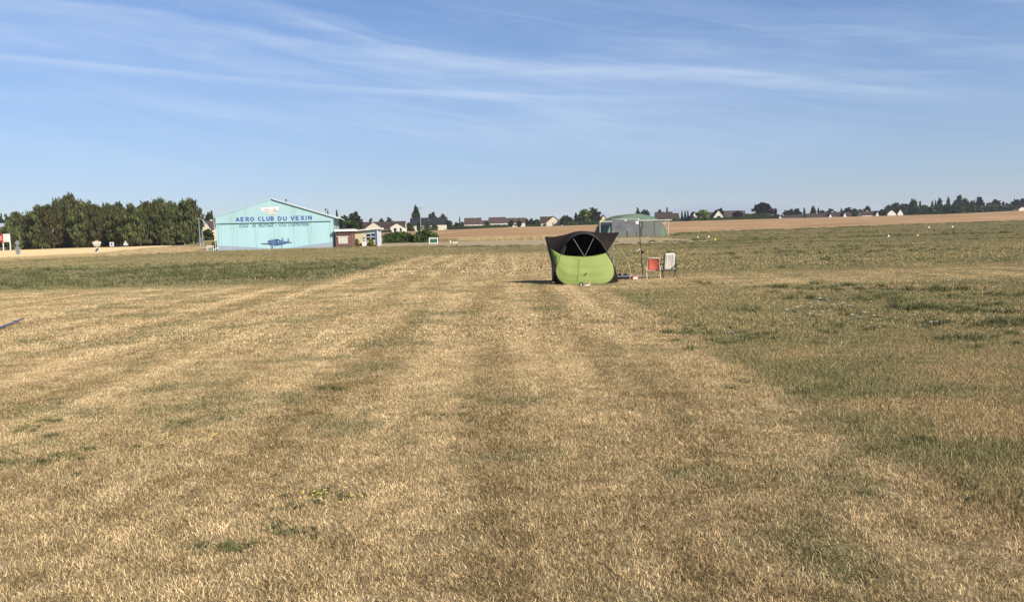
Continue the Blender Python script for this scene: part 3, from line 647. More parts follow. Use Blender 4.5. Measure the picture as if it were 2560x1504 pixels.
# ------------------------------------------------------------------ the painted hangar
HL = P(543, 628, 121.2); HR = P(836, 620, 124.0)
HL.z = HR.z = 0; HW = (HR-HL).length; hrz = math.atan2(HR.y-HL.y, HR.x-HL.x)
hangar = thing('hangar', HL, 'large pale turquoise aero club hangar with painted lettering and aeroplane', 'hangar', hrz)
ms = 122.5/F                                            # metres per photograph pixel on the facade
def hx(px): return (px-543)*ms*HW/(293*ms)
def hz(px, py): return (628-(px-543)*8/293-py)*ms       # height above the base line
EL, ER, AP = hz(543, 546), hz(836, 541), hz(685, 499.5); AX = hx(685); DEP = 19.0; DT = hz(690, 556.5)
mb = MB(); mb.prism([(0, DT), (HW, DT), (HW, ER), (AX, AP), (0, EL)], 0, .16); mb.build('gable_cladding', M['teal'], hangar)
for i, xx in enumerate(np.linspace(0, HW, 9)[1:-1]):      # cladding seams of the gable
    t_ = (EL+(AP-EL)*xx/AX) if xx < AX else (AP+(ER-AP)*(xx-AX)/(HW-AX))
    MB().box(xx-.02, xx+.02, -.012, .02, DT+.2, t_-.15).build('cladding_seam', M['teal2'], hangar)
mb = MB(); mb.box(0, .28, .0, .16, -.1, DT-.003); mb.build('corner_post', M['teal'], hangar)
mb = MB(); mb.box(HW-.55, HW, .0, .16, -.1, DT-.003); mb.build('corner_post', M['teal'], hangar)
leafx = [.30, hx(556), hx(595), hx(640), hx(687), hx(735), hx(780), HW-.57]
for i, (a, b) in enumerate(zip(leafx[:-1], leafx[1:])):   # sliding door leaves
    y0 = .03+.015*(i % 2); mb = MB(); mb.box(a+.012, b-.012, y0, y0+.08, .02, DT-.06); d = mb.build('door_leaf', M['teal2'], hangar)
    for j in range(1, 4):
        q = a+(b-a)*j/4; MB().box(q-.006, q+.006, y0-.006, y0+.004, .05, DT-.1).build('panel_rib', M['teal'], d)
MB().box(.15, HW-.35, -.07, .0, DT-.05, DT+.06).build('door_rail', M['seam'], hangar)
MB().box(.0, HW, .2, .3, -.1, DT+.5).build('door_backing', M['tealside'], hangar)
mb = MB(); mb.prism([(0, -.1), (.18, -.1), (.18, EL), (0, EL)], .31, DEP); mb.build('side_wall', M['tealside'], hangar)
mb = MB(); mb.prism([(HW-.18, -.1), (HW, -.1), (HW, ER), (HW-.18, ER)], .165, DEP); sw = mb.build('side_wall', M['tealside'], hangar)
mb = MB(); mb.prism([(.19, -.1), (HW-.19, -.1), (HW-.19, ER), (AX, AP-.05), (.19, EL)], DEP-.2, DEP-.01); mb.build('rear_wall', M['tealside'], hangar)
for yy in (5.5, 12.0):
    w_ = MB().box(HW-.02, HW+.03, yy, yy+1.7, 2.75, 4.15).build('window', M['white'], hangar)
    for s in (0, 1): MB().box(HW+.01, HW+.045, yy+.1+.78*s, yy+.8+.78*s, 2.85, 4.05).build('pane', M['glass'], w_)
sl = (AP-ER)/(HW-AX); sl2 = (AP-EL)/AX; ov = .95
roof = MB(); roof.prism([(AX, AP+.03), (AX, AP+.16), (HW+ov, ER-sl*ov+.16), (HW+ov, ER-sl*ov+.03)], -.22, DEP+.1); roof.build('roof_slope', M['wroof'], hangar)
roof = MB(); roof.prism([(AX-.004, AP+.03), (-.28, EL-sl2*.28+.03), (-.28, EL-sl2*.28+.13), (AX-.004, AP+.16)], -.02, DEP+.1); roof.build('roof_slope', M['teal'], hangar)
MB().prism([(AX+.2, AP-.08), (AX+.2, AP+.02), (HW+ov-.06, ER-sl*ov+.02), (HW+ov-.06, ER-sl*ov-.1)], -.20, -.165).build('verge_board', M['wroof'], hangar)
v = MB(); q = hx(716); v.lathe([(.07, 0), (.07, .35), (.16, .36), (.16, .46), (.02, .5)], 8); v.build('roof_vent', M['dark'], hangar, (q, 2.0, AP-sl*(q-AX)+.13))
v = MB(); q = hx(817); v.lathe([(.04, 0), (.04, .55), (.14, .6), (.14, .78), (.02, .8)], 8); v.build('roof_vent', M['dark'], hangar, (q, 1.2, AP-sl*(q-AX)+.13))
MB().tube([(-.22, -.02, -.05), (-.22, -.02, EL-.1)], .045, 6).build('drainpipe', M['offwhite'], hangar)
# mural: grey runway and aeroplane (flat paint a few millimetres proud)
def decal(name, poly, mat, y, parent=hangar):
    mb = MB(); n_ = len(poly); mb.add([(hx(a), y, hz(a, b)) for a, b in poly], [tuple(range(n_-1, -1, -1))]); return mb.build(name, mat, parent)
bot = [(x_, 628-(x_-543)*8/293-.6) for x_ in (543.8, 580, 620, 660, 690, 720, 760, 800, 835)]
top = [(835, 604.5), (800, 608.5), (760, 614), (720, 619.5), (690, 621.2), (660, 620), (620, 617), (580, 615.2), (543.8, 614.2)]
for i in range(8):
    decal('painted_runway', [bot[i], bot[i+1], top[7-i], top[8-i]], M['mural_grey'], -.008)
ax0 = lambda x_, y_: (530+x_/7.636, 490+y_/7.636)         # zoomed measurements of the mural
pl = link(bpy.data.objects.new('painted_aeroplane', None), hangar)
def pd(nm, pts, mat, y): return decal(nm, [ax0(*p) for p in pts], M[mat], y, pl)
pd('wing', [(930, 902), (1060, 905), (1075, 918), (1040, 922), (935, 912)], 'plane_dark', -.016)
pd('fuselage', [(1062, 860), (1090, 842), (1160, 838), (1200, 818), (1262, 820), (1310, 850), (1440, 868), (1525, 884), (1420, 902), (1330, 922), (1205, 944), (1110, 935), (1068, 905)], 'plane_blue', -.018)
pd('belly', [(1195, 932), (1330, 908), (1500, 884), (1420, 904), (1330, 925), (1205, 945)], 'plane_dark', -.021)
pd('engine_cowl', [(1058, 862), (1100, 848), (1108, 905), (1098, 928), (1070, 912)], 'plane_dark', -.021)
pd('spinner', [(1074, 874), (1084, 871), (1092, 885), (1086, 899), (1075, 895)], 'plane_light', -.024)
pd('canopy', [(1228, 832), (1262, 826), (1290, 848), (1280, 898), (1240, 905), (1218, 880)], 'plane_dark', -.022)
pd('window_pane', [(1252, 856), (1270, 852), (1273, 886), (1254, 892)], 'plane_light', -.025)
pd('tail_fin', [(1425, 872), (1450, 802), (1462, 804), (1476, 880)], 'plane_mid', -.020)
pd('far_wing', [(1322, 846), (1340, 792), (1350, 794), (1362, 852)], 'plane_mid', -.0195)
pd('tailplane', [(1440, 884), (1522, 879), (1526, 888), (1445, 894)], 'plane_dark', -.026)
for xx, y0, y1 in ((1120, 935, 1022), (1148, 940, 985), (1322, 925, 1008)):
    pd('undercarriage_leg', [(xx-6, y0), (xx+5, y0), (xx+7, y1), (xx-3, y1)], 'plane_mid', -.019)
    pd('wheel', [(xx+2+11*math.cos(a_*.785), y1-4+14*math.sin(a_*.785)) for a_ in range(7, -1, -1)], 'plane_dark', -.027)
for aa, bb in (((1108, 850), (1128, 795)), ((1160, 842), (1168, 796))):
    pd('propeller_blade', [(aa[0]-4, aa[1]), (aa[0]+4, aa[1]), (bb[0]+3, bb[1]), (bb[0]-3, bb[1])], 'plane_mid', -.017)
# sign on the gable: white aeroplane-shaped board with faded red print
lg = link(bpy.data.objects.new('club_emblem', None), hangar)
decal('emblem_board', [ax0(*p) for p in [(962, 225), (1010, 232), (1100, 222), (1180, 214), (1320, 210), (1268, 285), (1215, 292), (965, 297)]], M['white'], -.03, lg)
decal('emblem_plate', [ax0(*p) for p in [(1062, 299), (1252, 296), (1250, 355), (1070, 358)]], M['offwhite'], -.03, lg)
for pts in ([(1005, 262), (1060, 248), (1130, 258), (1125, 282), (1010, 280)], [(1150, 258), (1180, 252), (1185, 272), (1155, 274)], [(1190, 240), (1258, 232), (1240, 272), (1200, 276)]):
    decal('emblem_print', [ax0(*p) for p in pts], M['emblem'], -.034, lg)
decal('emblem_print', [ax0(*p) for p in [(1190, 284), (1262, 276), (1255, 287), (1200, 292)]], M['seam'], -.034, lg)
decal('emblem_print', [ax0(*p) for p in [(1155, 338), (1200, 336), (1200, 346), (1155, 348)]], M['emblem'], -.034, lg)
def text(s, px0, px1, pyb, pyt, mat, name, shear=0.0, off=0.0, y=-.012, space=1.0):
    cu = bpy.data.curves.new('t', 'FONT'); cu.body = s; cu.shear = shear; cu.offset = off; cu.space_character = space; cu.space_word = 1.25
    ob = bpy.data.objects.new('t', cu); C.objects.link(ob); dg = bpy.context.evaluated_depsgraph_get()
    me = bpy.data.meshes.new_from_object(ob.evaluated_get(dg)); bpy.data.objects.remove(ob)
    co = np.array([v.co[:] for v in me.vertices]); lo = co.min(0); hi = co.max(0)
    x0, x1 = hx(px0), hx(px1); z0 = hz(px0, pyb); z1 = hz(px0, pyt); zs = hz(px1, pyb+(px1-px0)*-0.0273)-z0
    nx_ = x0+(co[:, 0]-lo[0])/(hi[0]-lo[0])*(x1-x0); nz_ = z0+(co[:, 1]-lo[1])/(hi[1]-lo[1])*(z1-z0)
    for v_, a, b in zip(me.vertices, nx_, nz_): v_.co = (a, y+.02, b)
    me.materials.clear(); me.materials.append(mat); me.name = name
    return link(bpy.data.objects.new(name, me), hangar)
ARC = lambda cx, cy, rx, ry, a0, a1, n_=9: [(cx+rx*math.cos(R(a0+(a1-a0)*i/n_)), cy+ry*math.sin(R(a0+(a1-a0)*i/n_))) for i in range(n_+1)]
GL = {'A': [[(.06, 0), (.5, 1)], [(.5, 1), (.94, 0)], [(.24, .3), (.76, .3)]], 'E': [[(.14, 0), (.14, 1)], [(.0, .9), (.85, .9)], [(.0, .5), (.75, .5)], [(.0, .1), (.85, .1)]],
      'R': [[(.14, 0), (.14, 1)], [(.0, .9), (.5, .9)]+ARC(.5, .69, .33, .21, 90, -90)+[(.0, .48)], [(.42, .48), (.9, 0)]], 'O': [ARC(.5, .5, .4, .4, 90, 450, 18)],
      'C': [ARC(.55, .5, .43, .4, 50, 310, 14)], 'L': [[(.14, 0), (.14, 1)], [(.0, .1), (.85, .1)]], 'U': [[(.14, 1), (.14, .42)]+ARC(.5, .42, .36, .32, 180, 360)+[(.86, 1)]],
      'B': [[(.14, 0), (.14, 1)], [(.0, .9), (.48, .9)]+ARC(.48, .71, .30, .19, 90, -90)+[(.0, .52)], [(.0, .52), (.52, .52)]+ARC(.52, .31, .34, .21, 90, -90)+[(.0, .1)]],
      'D': [[(.14, 0), (.14, 1)], [(.0, .9), (.4, .9)]+ARC(.4, .5, .46, .4, 90, -90, 12)+[(.0, .1)]], 'V': [[(.06, 1), (.5, 0)], [(.5, 0), (.94, 1)]],
      'X': [[(.06, 0), (.94, 1)], [(.06, 1), (.94, 0)]], 'I': [[(.5, 0), (.5, 1)]], 'N': [[(.13, 0), (.13, 1)], [(.13, 1), (.87, 0)], [(.87, 0), (.87, 1)]]}
sg = link(bpy.data.objects.new('lettering', None), hangar)
def word(wd, px0, px1, pyb, pyt):
    wl = [.42 if c == 'I' else 1.0 for c in wd]; gap = .26; tot = sum(wl)+gap*(len(wd)-1); x = hx(px0); sc = (hx(px1)-x)/tot; z0 = hz(px0, pyb); hgt_ = hz(px0, pyt)-z0; tw = hgt_*.135
    for c, w_ in zip(wd, wl):
        mb = MB(); yy = -.010
        for st_ in GL[c]:
            yy -= .0015; pts = [Vector(((.5 if c == 'I' else q[0])*sc*w_, q[1]*hgt_)) for q in st_]; vs = []
            for i_, p_ in enumerate(pts):
                a_ = pts[max(i_-1, 0)]; b_ = pts[min(i_+1, len(pts)-1)]; d_ = (b_-a_).normalized() if (b_-a_).length > 1e-6 else (pts[1]-pts[0]).normalized()
                if c == 'O' and i_ in (0, len(pts)-1): d_ = Vector((-1, 0))
                nn_ = Vector((-d_.y, d_.x))*tw; vs += [(p_.x+nn_.x, yy, p_.y+nn_.y), (p_.x-nn_.x, yy, p_.y-nn_.y)]
            mb.add(vs, [(2*i_, 2*i_+1, 2*i_+3, 2*i_+2) for i_ in range(len(pts)-1)])
        mb.build('letter', M['letter'], sg, (x, 0, z0)); x += sc*(w_+gap)
word('AERO', 592.5, 638, 554.6, 544.3); word('CLUB', 648, 687, 553.4, 542.6); word('DU', 696.5, 719.5, 552.2, 541.8); word('VEXIN', 729, 782.5, 551.0, 540.3)
text('ECOLE', 600, 624, 569.2, 561.6, M['letter2'], 'small_word', .3, .02, space=1.06)
for w_, a_, b_ in (('DE', 632, 641.5), ('PILOTAGE', 647.5, 686), ('-', 690, 694), ('VOLS', 698, 719), ("D'INITIATION", 722, 774)): text(w_, a_, b_, (569.2 if w_ != '-' else 565.8)-(a_-600)*.0285, (561.6 if w_ != '-' else 564.3)-(a_-600)*.0285, M['letter2'], 'small_word', .3, .02, space=1.06)

# ------------------------------------------------------------------ annexes
def up(px, py, Y): return P(px, py, Y)
Yb = 123.0; A = up(835.5, 618, Yb); B = up(878, 618, Yb); wbr = B.x-A.x; k = Yb/F
br = thing('brick_annex', (A.x+.15, Yb+.5, 0), 'low brick annex with closed cream shutter against the turquoise hangar', 'annex', R(5)); wbr -= .15
MB().box(0, wbr, 0, 5, -.1, 2.52).build('wall', M['brick'], br)
MB().box(-.1, wbr+.35, -.3, 5.1, 2.52, 2.86).build('flat_roof', M['white'], br)
MB().box(0.02, wbr-.02, -.04, .0, 1.98, 2.1).build('lintel_band', M['tile'], br)
sh = MB().box(.42, 1.85, -.09, .0, .62, 1.66).build('roller_shutter', M['offwhite'], br)
for i in range(1, 8): MB().box(.44, 1.83, -.105, -.085, .62+i*.125, .635+i*.125).build('slat', M['offwhite'], sh)
MB().box(.2, 2.0, -.13, .0, 1.664, 1.80).build('shutter_box', M['offwhite'], br)
MB().box(-.02, wbr+.02, -.08, .0, -.1, .12).build('plinth', M['tile2'], br)
for q in (.5, 1.6): MB().box(q, q+.4, -.12, -.03, .0, .14).build('loose_brick', M['tile2'], br)
Yo = 131.0; A = up(879.5, 618, Yo); B = up(944, 612, Yo); wo_ = B.x-A.x; gz0 = float(tz(A.x, Yo))
of = thing('office_annex', (A.x, Yo, gz0), 'cream office annex with pale blue glazed corner and sloping white roof', 'annex', R(2))
H1 = up(880, 579.5, Yo).z-gz0; H2 = up(944, 575, Yo).z-gz0+.15
mb = MB(); mb.prism([(0, -.1), (2.35, -.1), (2.35, H1+.1), (0, H1)], 0, 5); mb.build('wall', M['cream'], of)
mb = MB(); mb.prism([(2.352, -.1), (wo_, -.1), (wo_, H2-.02), (2.352, H1+.11)], .04, 5); mb.build('glazed_wall', M['frame'], of)
mb = MB(); mb.prism([(-.15, H1+.02), (wo_+.45, H2+.04), (wo_+.45, H2+.20), (-.15, H1+.22)], -.45, 5.2); mb.build('roof', M['white'], of)
for (x0, x1, z0, z1) in ((2.45, 3.12, 1.62, 2.05), (3.25, 3.85, 1.66, 2.1), (2.45, 3.12, 1.05, 1.48), (3.25, 3.85, 1.08, 1.5), (2.45, 3.05, .82, .95), (1.9, 2.22, .9, 1.5)):
    y0 = .0 if x0 > 2.3 else -.035; w_ = MB().box(x0-.05, x1+.05, y0, y0+.05, z0-.05, z1+.05).build('window', M['frame'] if x0 > 2.3 else M['white'], of)
    MB().box(x0, x1, y0-.012, y0+.01, z0, z1).build('pane', M['glass'], w_)
MB().box(1.95, 2.2, -.05, -.04, 1.05, 1.25).build('notice', M['white'], of)
MB().box(1.7, 3.1, -.25, .0, -.1, .75).build('white_plinth', M['white'], of)
MB().box(wo_-.02, wo_+.12, -.3, -.12, -.1, H2+.02).build('corner_post', M['offwhite'], of)
MB().box(.15, 2.2, .0-.06, .0, -.1, .55).build('base_course', M['tile'], of)
tpx('golden', 893, 598, 0, 15, 129.6, 'yellow green shrub by the cream office wall', None, .02)
tpx('golden', 928, 596, 0, 19, 129.3, 'larger golden shrub below the blue office windows', None, .02)
hedge('hedge', 957, 1050, 150, 2.0, 1.8, 'dark clipped hedge between the office and the green notice box', seed=3, prof=[.75, .95, 1.0, .92, .7, .8])
hedge('hedge', 1034, 1094, 149, 2.3, 1.9, 'taller bushy hedge end behind the green notice box', seed=8, prof=[.6, .9, 1.0, .95, .8, .6])
Yn = 138.0; g = G(1084, Yn)
nbx = thing('notice_box', g, 'dark green notice box in a thick white frame', 'notice box', R(4))
MB().box(-.78, .78, .08, .5, .1, 1.0).build('panel', M['green_box'], nbx)
for a in ((-.78, -.62, .02, 1.08), (.62, .78, .02, 1.08)): MB().box(a[0], a[1], -.04, .075, a[2], a[3]).build('frame_post', M['white'], nbx)
for a in ((.02, .16), (.92, 1.06)): MB().box(-.615, .615, -.03, .07, a[0], a[1]).build('frame_rail', M['white'], nbx)
MB().box(-.615, .615, -.02, .06, .82, .86).build('frame_rail', M['white'], nbx); MB().box(-.05, .05, .06, .078, .68, .78).build('handle', M['steel'], nbx)
MB().box(-.93, -.88, .1, .2, -.1, .9).build('stay', M['offwhite'], nbx)
g = G(1126, 138); mb = MB(); mb.lathe([(.11, -.05), (.11, .45), (.07, .52), (.02, .53)], 8); tag(mb.build('bollard', M['white'], None, g, smooth=False), 'small white bollard beside a pale concrete block', 'bollard')
g = G(1138, 138); mb = MB(); mb.prism([(-.5, -.05), (.5, -.05), (.42, .28), (-.42, .3)], -.25, .25); tag(mb.build('concrete_block', M['offwhite'], None, g), 'low pale concrete block lying on the packed earth', 'block')
def lamp(px, Y, top, label, head=True):
    g = G(px, Y); h = P(px, top, Y).z-g.z; e = thing('lamp_post', g, label, 'lamp post')
    MB().tube([(0, 0, -.1), (0, 0, h*.5), (0, 0, h)], .075, 6, .05).build('pole', M['steel'], e)
    if head: MB().box(-.55, .55, -.14, .14, h-.02, h+.16).build('lamp_head', M['greysign'], e)
    return e
lamp(1053, 200, 521, 'slim steel lamp post rising behind the dark hedge')
lamp(501, 165, 547.5, 'tall steel lamp post by the road at the end of the birches')
lamp(508, 172, 580, 'short steel post by the road without a lamp', False)

# ------------------------------------------------------------------ green arched shelter
Yq = 160.0; ql = G(1518, Yq); qr = G(1671, Yq); qw = qr.x-ql.x; qz = min(ql.z, qr.z); qh = P(1600, 534, Yq).z-qz
qs = thing('arched_shelter', (ql.x, Yq, qz), 'green arched metal shelter with grey sliding doors and outrigger rail', 'shelter', R(6))
def arch(f_, n_=16): return [(qw/2-qw/2*math.cos(math.pi*i/n_)*f_, qh*f_*max(0, math.sin(math.pi*i/n_))**.85) for i in range(n_+1)]
mb = MB(); ao, ai = arch(1.0), arch(.985)
for i in range(16):
    mb.add([(*ao[i][:1], .2, ao[i][1]), (ao[i+1][0], .2, ao[i+1][1]), (ao[i+1][0], 12, ao[i+1][1]), (ao[i][0], 12, ao[i][1]), (ai[i][0], .2, ai[i][1]), (ai[i+1][0], .2, ai[i+1][1]), (ai[i+1][0], 12, ai[i+1][1]), (ai[i][0], 12, ai[i][1])],
           [(0, 1, 2, 3), (7, 6, 5, 4), (0, 4, 5, 1), (3, 2, 6, 7)])
mb.build('arched_roof', M['qgreen'], qs)
for yy in np.arange(1.2, 12, 1.2):
    mb = MB(); a1 = arch(1.006); mb.tube([(x_, yy, z_) for x_, z_ in a1], .04, 4); mb.build('roof_rib', M['qgreen'], qs)
a_ = arch(.984); mb = MB(); mb.prism(a_[::-1], .215, .3); mb.build('end_wall', M['qend'], qs)
mb = MB(); mb.prism(a_[::-1], 11.5, 11.6); mb.build('rear_wall', M['qend'], qs)
dh = P(1600, 551.5, Yq).z-qz; m2 = Yq/F
edges = [1530, 1547, 1570, 1593, 1609, 1639, 1658]
for i, (a, b) in enumerate(zip(edges[:-1], edges[1:])):
    x0, x1 = (a-1518)*m2, (b-1518)*m2; y0 = .05+.07*(i % 2)
    d = MB().box(x0+.015, x1-.015, y0, y0+.06, .03, dh-.06).build('door_leaf', M['qdoor'], qs)
    for j in range(1, 4): q = x0+(x1-x0)*j/4; MB().box(q-.008, q+.008, y0-.008, y0+.004, .05, dh-.1).build('door_rib', M['dark'] if j == 2 and i in (1, 2) else M['qdoor'], d)
    MB().box(x0-.035, x0+.012, -.0, .05, .0, dh-.1).build('door_edge', M['dark'], d)
wd = MB().box((1606-1518)*m2, (1615-1518)*m2, .02, .045, .05, 1.95).build('wicket_door', M['qdoor'], qs); MB().box((1605-1518)*m2, (1606-1518)*m2, .0, .045, .05, 2.0).build('frame', M['dark'], wd)
MB().box((1605-1518)*m2, (1615-1518)*m2, .0, .045, 1.955, 2.03).build('frame', M['dark'], wd)
MB().box((1499-1518)*m2, (1684-1518)*m2, -.06, .04, dh-.06, dh+.10).build('door_rail', M['offwhite'], qs)
for q in (1500, 1675): MB().tube([((q-1518)*m2, -.02, -.15), ((q-1518)*m2, -.02, dh)], .07, 6).build('rail_post', M['offwhite'], qs)
for a, b in ((1657, 1663), (1668, 1664), (1671, 1667)): MB().tube([((a-1518)*m2, .1, dh-.05), ((b-1518)*m2, .1, dh-.8)], .04, 5).build('rail_brace', M['white'], qs)
tpx('bush', 1690, 586, 0, 22, 165, 'small scrubby bush at the foot of the arched shelter', None, .02)

# ------------------------------------------------------------------ village houses
def house(px0, px1, Y, eave, ridge, label, wall='wall_white', roof='tile', rz=0.0, dep=8.5, gable=None, chim=None, wins=(), name='village_house', ov=.35, hip=0.0, parent=None):
    """ridge runs left-right; px0..px1 and the eave/ridge rows are the measured outline.  gable='front' turns the ridge toward the camera"""
    a = G(px0, Y); b = G(px1, Y); z0 = min(a.z, b.z); w = b.x-a.x; pm = (px0+px1)/2
    he = max(1.4, P(pm, eave, Y).z-z0); hr = P(pm, ridge, Y).z-z0
    if parent is None: e = thing(name, (a.x, Y, z0), label, 'house', rz)
    else: e = link(bpy.data.objects.new('gable_wing', None), parent, Vector((a.x, Y, z0))-parent.location)
    if gable == 'front':
        mb = MB(); mb.prism([(0, -.4), (w, -.4), (w, he), (w/2, hr), (0, he)], 0, dep); wl = mb.build('wall', M[wall], e)
        s = (hr-he)/(w/2); r_ = MB()
        r_.prism([(w/2, hr+.02), (w+ov, he-s*ov+.02), (w+ov, he-s*ov+.2), (w/2, hr+.24)], -.3, dep+.3); r_.build('roof', M[roof], e)
        r_ = MB(); r_.prism([(w/2-.004, hr+.02), (w/2-.004, hr+.24), (-ov, he-s*ov+.2), (-ov, he-s*ov+.02)], -.3, dep+.3); rf = r_.build('roof', M[roof], e); cy = dep*.6
    else:
        mb = MB(); mb.add([(0, 0, -.4), (0, dep, -.4), (0, dep, he), (0, dep/2, hr), (0, 0, he), (w, 0, -.4), (w, dep, -.4), (w, dep, he), (w, dep/2, hr), (w, 0, he)],
                          [(0, 1, 2, 3, 4)[::-1], (5, 6, 7, 8, 9), (0, 5, 9, 4), (1, 2, 7, 6), (4, 9, 8, 3), (3, 8, 7, 2)]); wl = mb.build('wall', M[wall], e)
        s = (hr-he)/(dep/2); t = .2; r_ = MB()
        for sg in (0, 1):
            f_ = (lambda y_: y_) if sg == 0 else (lambda y_: dep-y_)
            r_.add([(-.15+hip*0, f_(-ov), he-s*ov+.02), (w+.15, f_(-ov), he-s*ov+.02), (w+.15-hip, f_(dep/2-.003), hr+.02), (-.15+hip, f_(dep/2-.003), hr+.02),
                    (-.15, f_(-ov), he-s*ov+t), (w+.15, f_(-ov), he-s*ov+t), (w+.15-hip, f_(dep/2-.003), hr+t+.04), (-.15+hip, f_(dep/2-.003), hr+t+.04)],
                   [(0, 1, 2, 3), (4, 7, 6, 5), (0, 4, 5, 1), (1, 5, 6, 2), (3, 7, 4, 0)])
        rf = r_.build('roof', M[roof], e); cy = dep/2-.3
    if chim is not None:
        q = chim*w; MB().box(q-.35, q+.35, cy, cy+.7, hr-.9, hr+.75).build('chimney', M['wall_white'], rf)
    for (fx_, fz, ww, wh) in wins:
        x0 = fx_*w; w_ = MB().box(x0-ww/2-.08, x0+ww/2+.08, -.05, .02, fz-.08, fz+wh+.08).build('window', M['white'], e); MB().box(x0-ww/2, x0+ww/2, -.07, .0, fz, fz+wh).build('pane', M['glass'], w_ if parent is None else e)
    return e
hb = house(902, 1012, 452, 571, 554.5, 'long cream bungalow with two front gables behind a low hedge', 'cream2', 'tile', dep=9, chim=.24)
house(914, 957, 447, 569.5, 555, None, 'cream2', 'tile', gable='front', dep=6, parent=hb, ov=.5)
house(976, 1011, 447, 567.5, 557.5, None, 'wall_white', 'tile', gable='front', dep=6, parent=hb, wins=((.35, .3, 1.4, 2.0), (.75, .2, 1.0, 2.1)), ov=.5)
house(1025, 1070, 490, 562, 545, 'dark slate roofed house half hidden by garden trees', 'cream2', 'slate', chim=None, dep=10)
house(1072, 1117, 488, 561, 544, 'dark slate roofed house with open cream carport', 'cream2', 'slate', dep=10)
for q0, q1 in ((1055, 1068), (1070, 1081)): 
    g = G(q0, 476); w_ = G(q1, 476).x-g.x; mb = MB(); n_ = 10; pr = [(0, -.3), (0, 1.9)]+[(w_/2-w_/2*math.cos(math.pi*i/n_), 1.9+1.0*math.sin(math.pi*i/n_)) for i in range(1, n_)]+[(w_, 1.9), (w_, -.3), (w_*.82, -.3), (w_*.82, 1.5)]+[(w_/2+w_*.32*math.cos(math.pi*i/6), 1.5+.5*math.sin(math.pi*i/6)) for i in range(1, 6)]+[(w_*.18, 1.5), (w_*.18, -.3)]
    mb.prism(pr, 0, .4); tag(mb.build('arched_wall', M['wall_white'], None, g), 'white arched garden wall in front of the slate roofs' if q0 < 1060 else 'second white garden arch beside the slate roofed carport', 'wall')
g = G(1091, 477); mb = MB(); w_ = G(1117, 477).x-g.x; mb.box(0, w_, 0, .5, 1.9, 3.0).box(0, .9, 0, .5, -.3, 1.897).box(w_-.9, w_, 0, .5, -.3, 1.897).box(w_*.42, w_*.5, 0, .5, -.3, 1.897); tag(mb.build('carport_front', M['wall_white'], None, g), 'white carport front with dark openings', 'carport')
house(1161, 1203, 505, 559, 545, 'brown roofed bungalow beside the slim cypress', 'wall_white', 'tile2', chim=.65, wins=((.3, .6, 1.2, 1.2), (.7, .6, 1.2, 1.2)))
house(1203.6, 1221, 508, 559, 551.5, 'low brown roofed link between two bungalows', 'wall_white', 'tile2', dep=6)
house(1222, 1264, 503, 556.5, 543.5, 'tallest of the brown roofed bungalows, joined by the low link', 'wall_white', 'tile2', wins=((.3, .8, 1.2, 1.1), (.7, .8, 1.2, 1.1)))
house(1265, 1313, 506, 556, 545, 'brown roofed bungalow with a chimney and two round trees before it', 'wall_white', 'tile2', chim=.58, wins=((.5, .8, 1.4, 1.1),))
house(1352, 1386, 515, 556, 541.5, 'steep brown roofed house with low porch on the village edge', 'cream2', 'tile', dep=11, chim=.55, wins=((.2, .5, 1, 1.1),))
house(1366, 1403, 512, 556, 540.5, 'tall pale gable end facing the field beside the bright tree', 'cream2', 'tile', gable='front', dep=9, chim=.8, wins=((.45, 1.2, .7, 1.0),), ov=.2)
house(1499, 1521, 520, 553, 537.5, 'cream gable peeping above the green shelter', 'cream', 'tile', gable='front', dep=9, ov=.3)
house(1641, 1684, 575, 547, 530, 'wide brown roofed house behind the arched shelter', 'wall_white', 'tile', chim=.6, dep=10)
house(1684.5, 1699, 577, 547, 533, 'lower brown wing beside the wide roofed house', 'wall_white', 'tile', dep=8)
house(1728, 1747, 572, 548, 529.5, 'steep white gable with dark roof beside the bright tree', 'wall_white', 'tile', gable='front', dep=10, ov=.5)
house(1764, 1787, 580, 543, 531.5, 'brown roof joined to the chalet gable', 'wall_white', 'tile2', dep=8)
house(1783, 1811, 574, 543.5, 525, 'chalet house with steep overhanging gable and dark window', 'wall_white', 'tile', gable='front', dep=10, wins=((.5, 1.5, 2.6, 2.0),), ov=.7)
house(1815, 1866, 578, 542, 526.5, 'broad brown roofed house with white chimney behind the long hedge', 'wall_white', 'tile2', chim=.93, dep=10)
for i, (a, b, e_, r_, Y_, lb, wl) in enumerate([
    (1951, 1990, 546, 538.5, 590, 'low brown roofed house with white gable end beyond the stubble', -1),
    (1991, 2017, 545, 537, 594, 'small brown roof squeezed between two longer roofs', 0),
    (2019, 2076, 543.5, 533.5, 592, 'longest brown roofed house of the field edge ending in a white gable', 1),
    (2080, 2112, 541, 530, 596, 'brown roofed house with two white balls of chimney cap above', 1),
    (2113, 2130, 540, 530.5, 604, 'small reddish roof beside a bright white gable', -1),
    (2155, 2193, 537, 528, 610, 'isolated brown roof ending in a tall white gable', 1),
    (2460, 2494, 525, 513.5, 690, 'brown roofed house among the dark trees of the tree line', 0),
    (2512, 2528, 524, 514, 684, 'small grey house by the end of the tree line', 1)]):
    hb = house(a, b, Y_, e_, r_, lb, 'wall_white', 'tile', dep=9, chim=[.3, None, .5, .2, None, .5, .3, None][i])
    if wl:
        q = b+.6 if wl > 0 else a-.6; house(q-4, q+4, Y_-2, e_+1, r_-.8, None, 'wall_white', 'tile', gable='front', dep=4, parent=hb, ov=.1)
for a, b, e_, r_, lb in ((2219, 2240, 533, 524.5, 'white house with broken gables in front of the trees'), (2244, 2258, 533, 522.5, 'narrow white gable against dark trees'), (2547, 2566, 525, 516.5, 'white house closing the tree line')):
    house(a, b, 630, e_, r_, lb, 'wall_white', 'tile2', gable='front', dep=8, ov=.3)
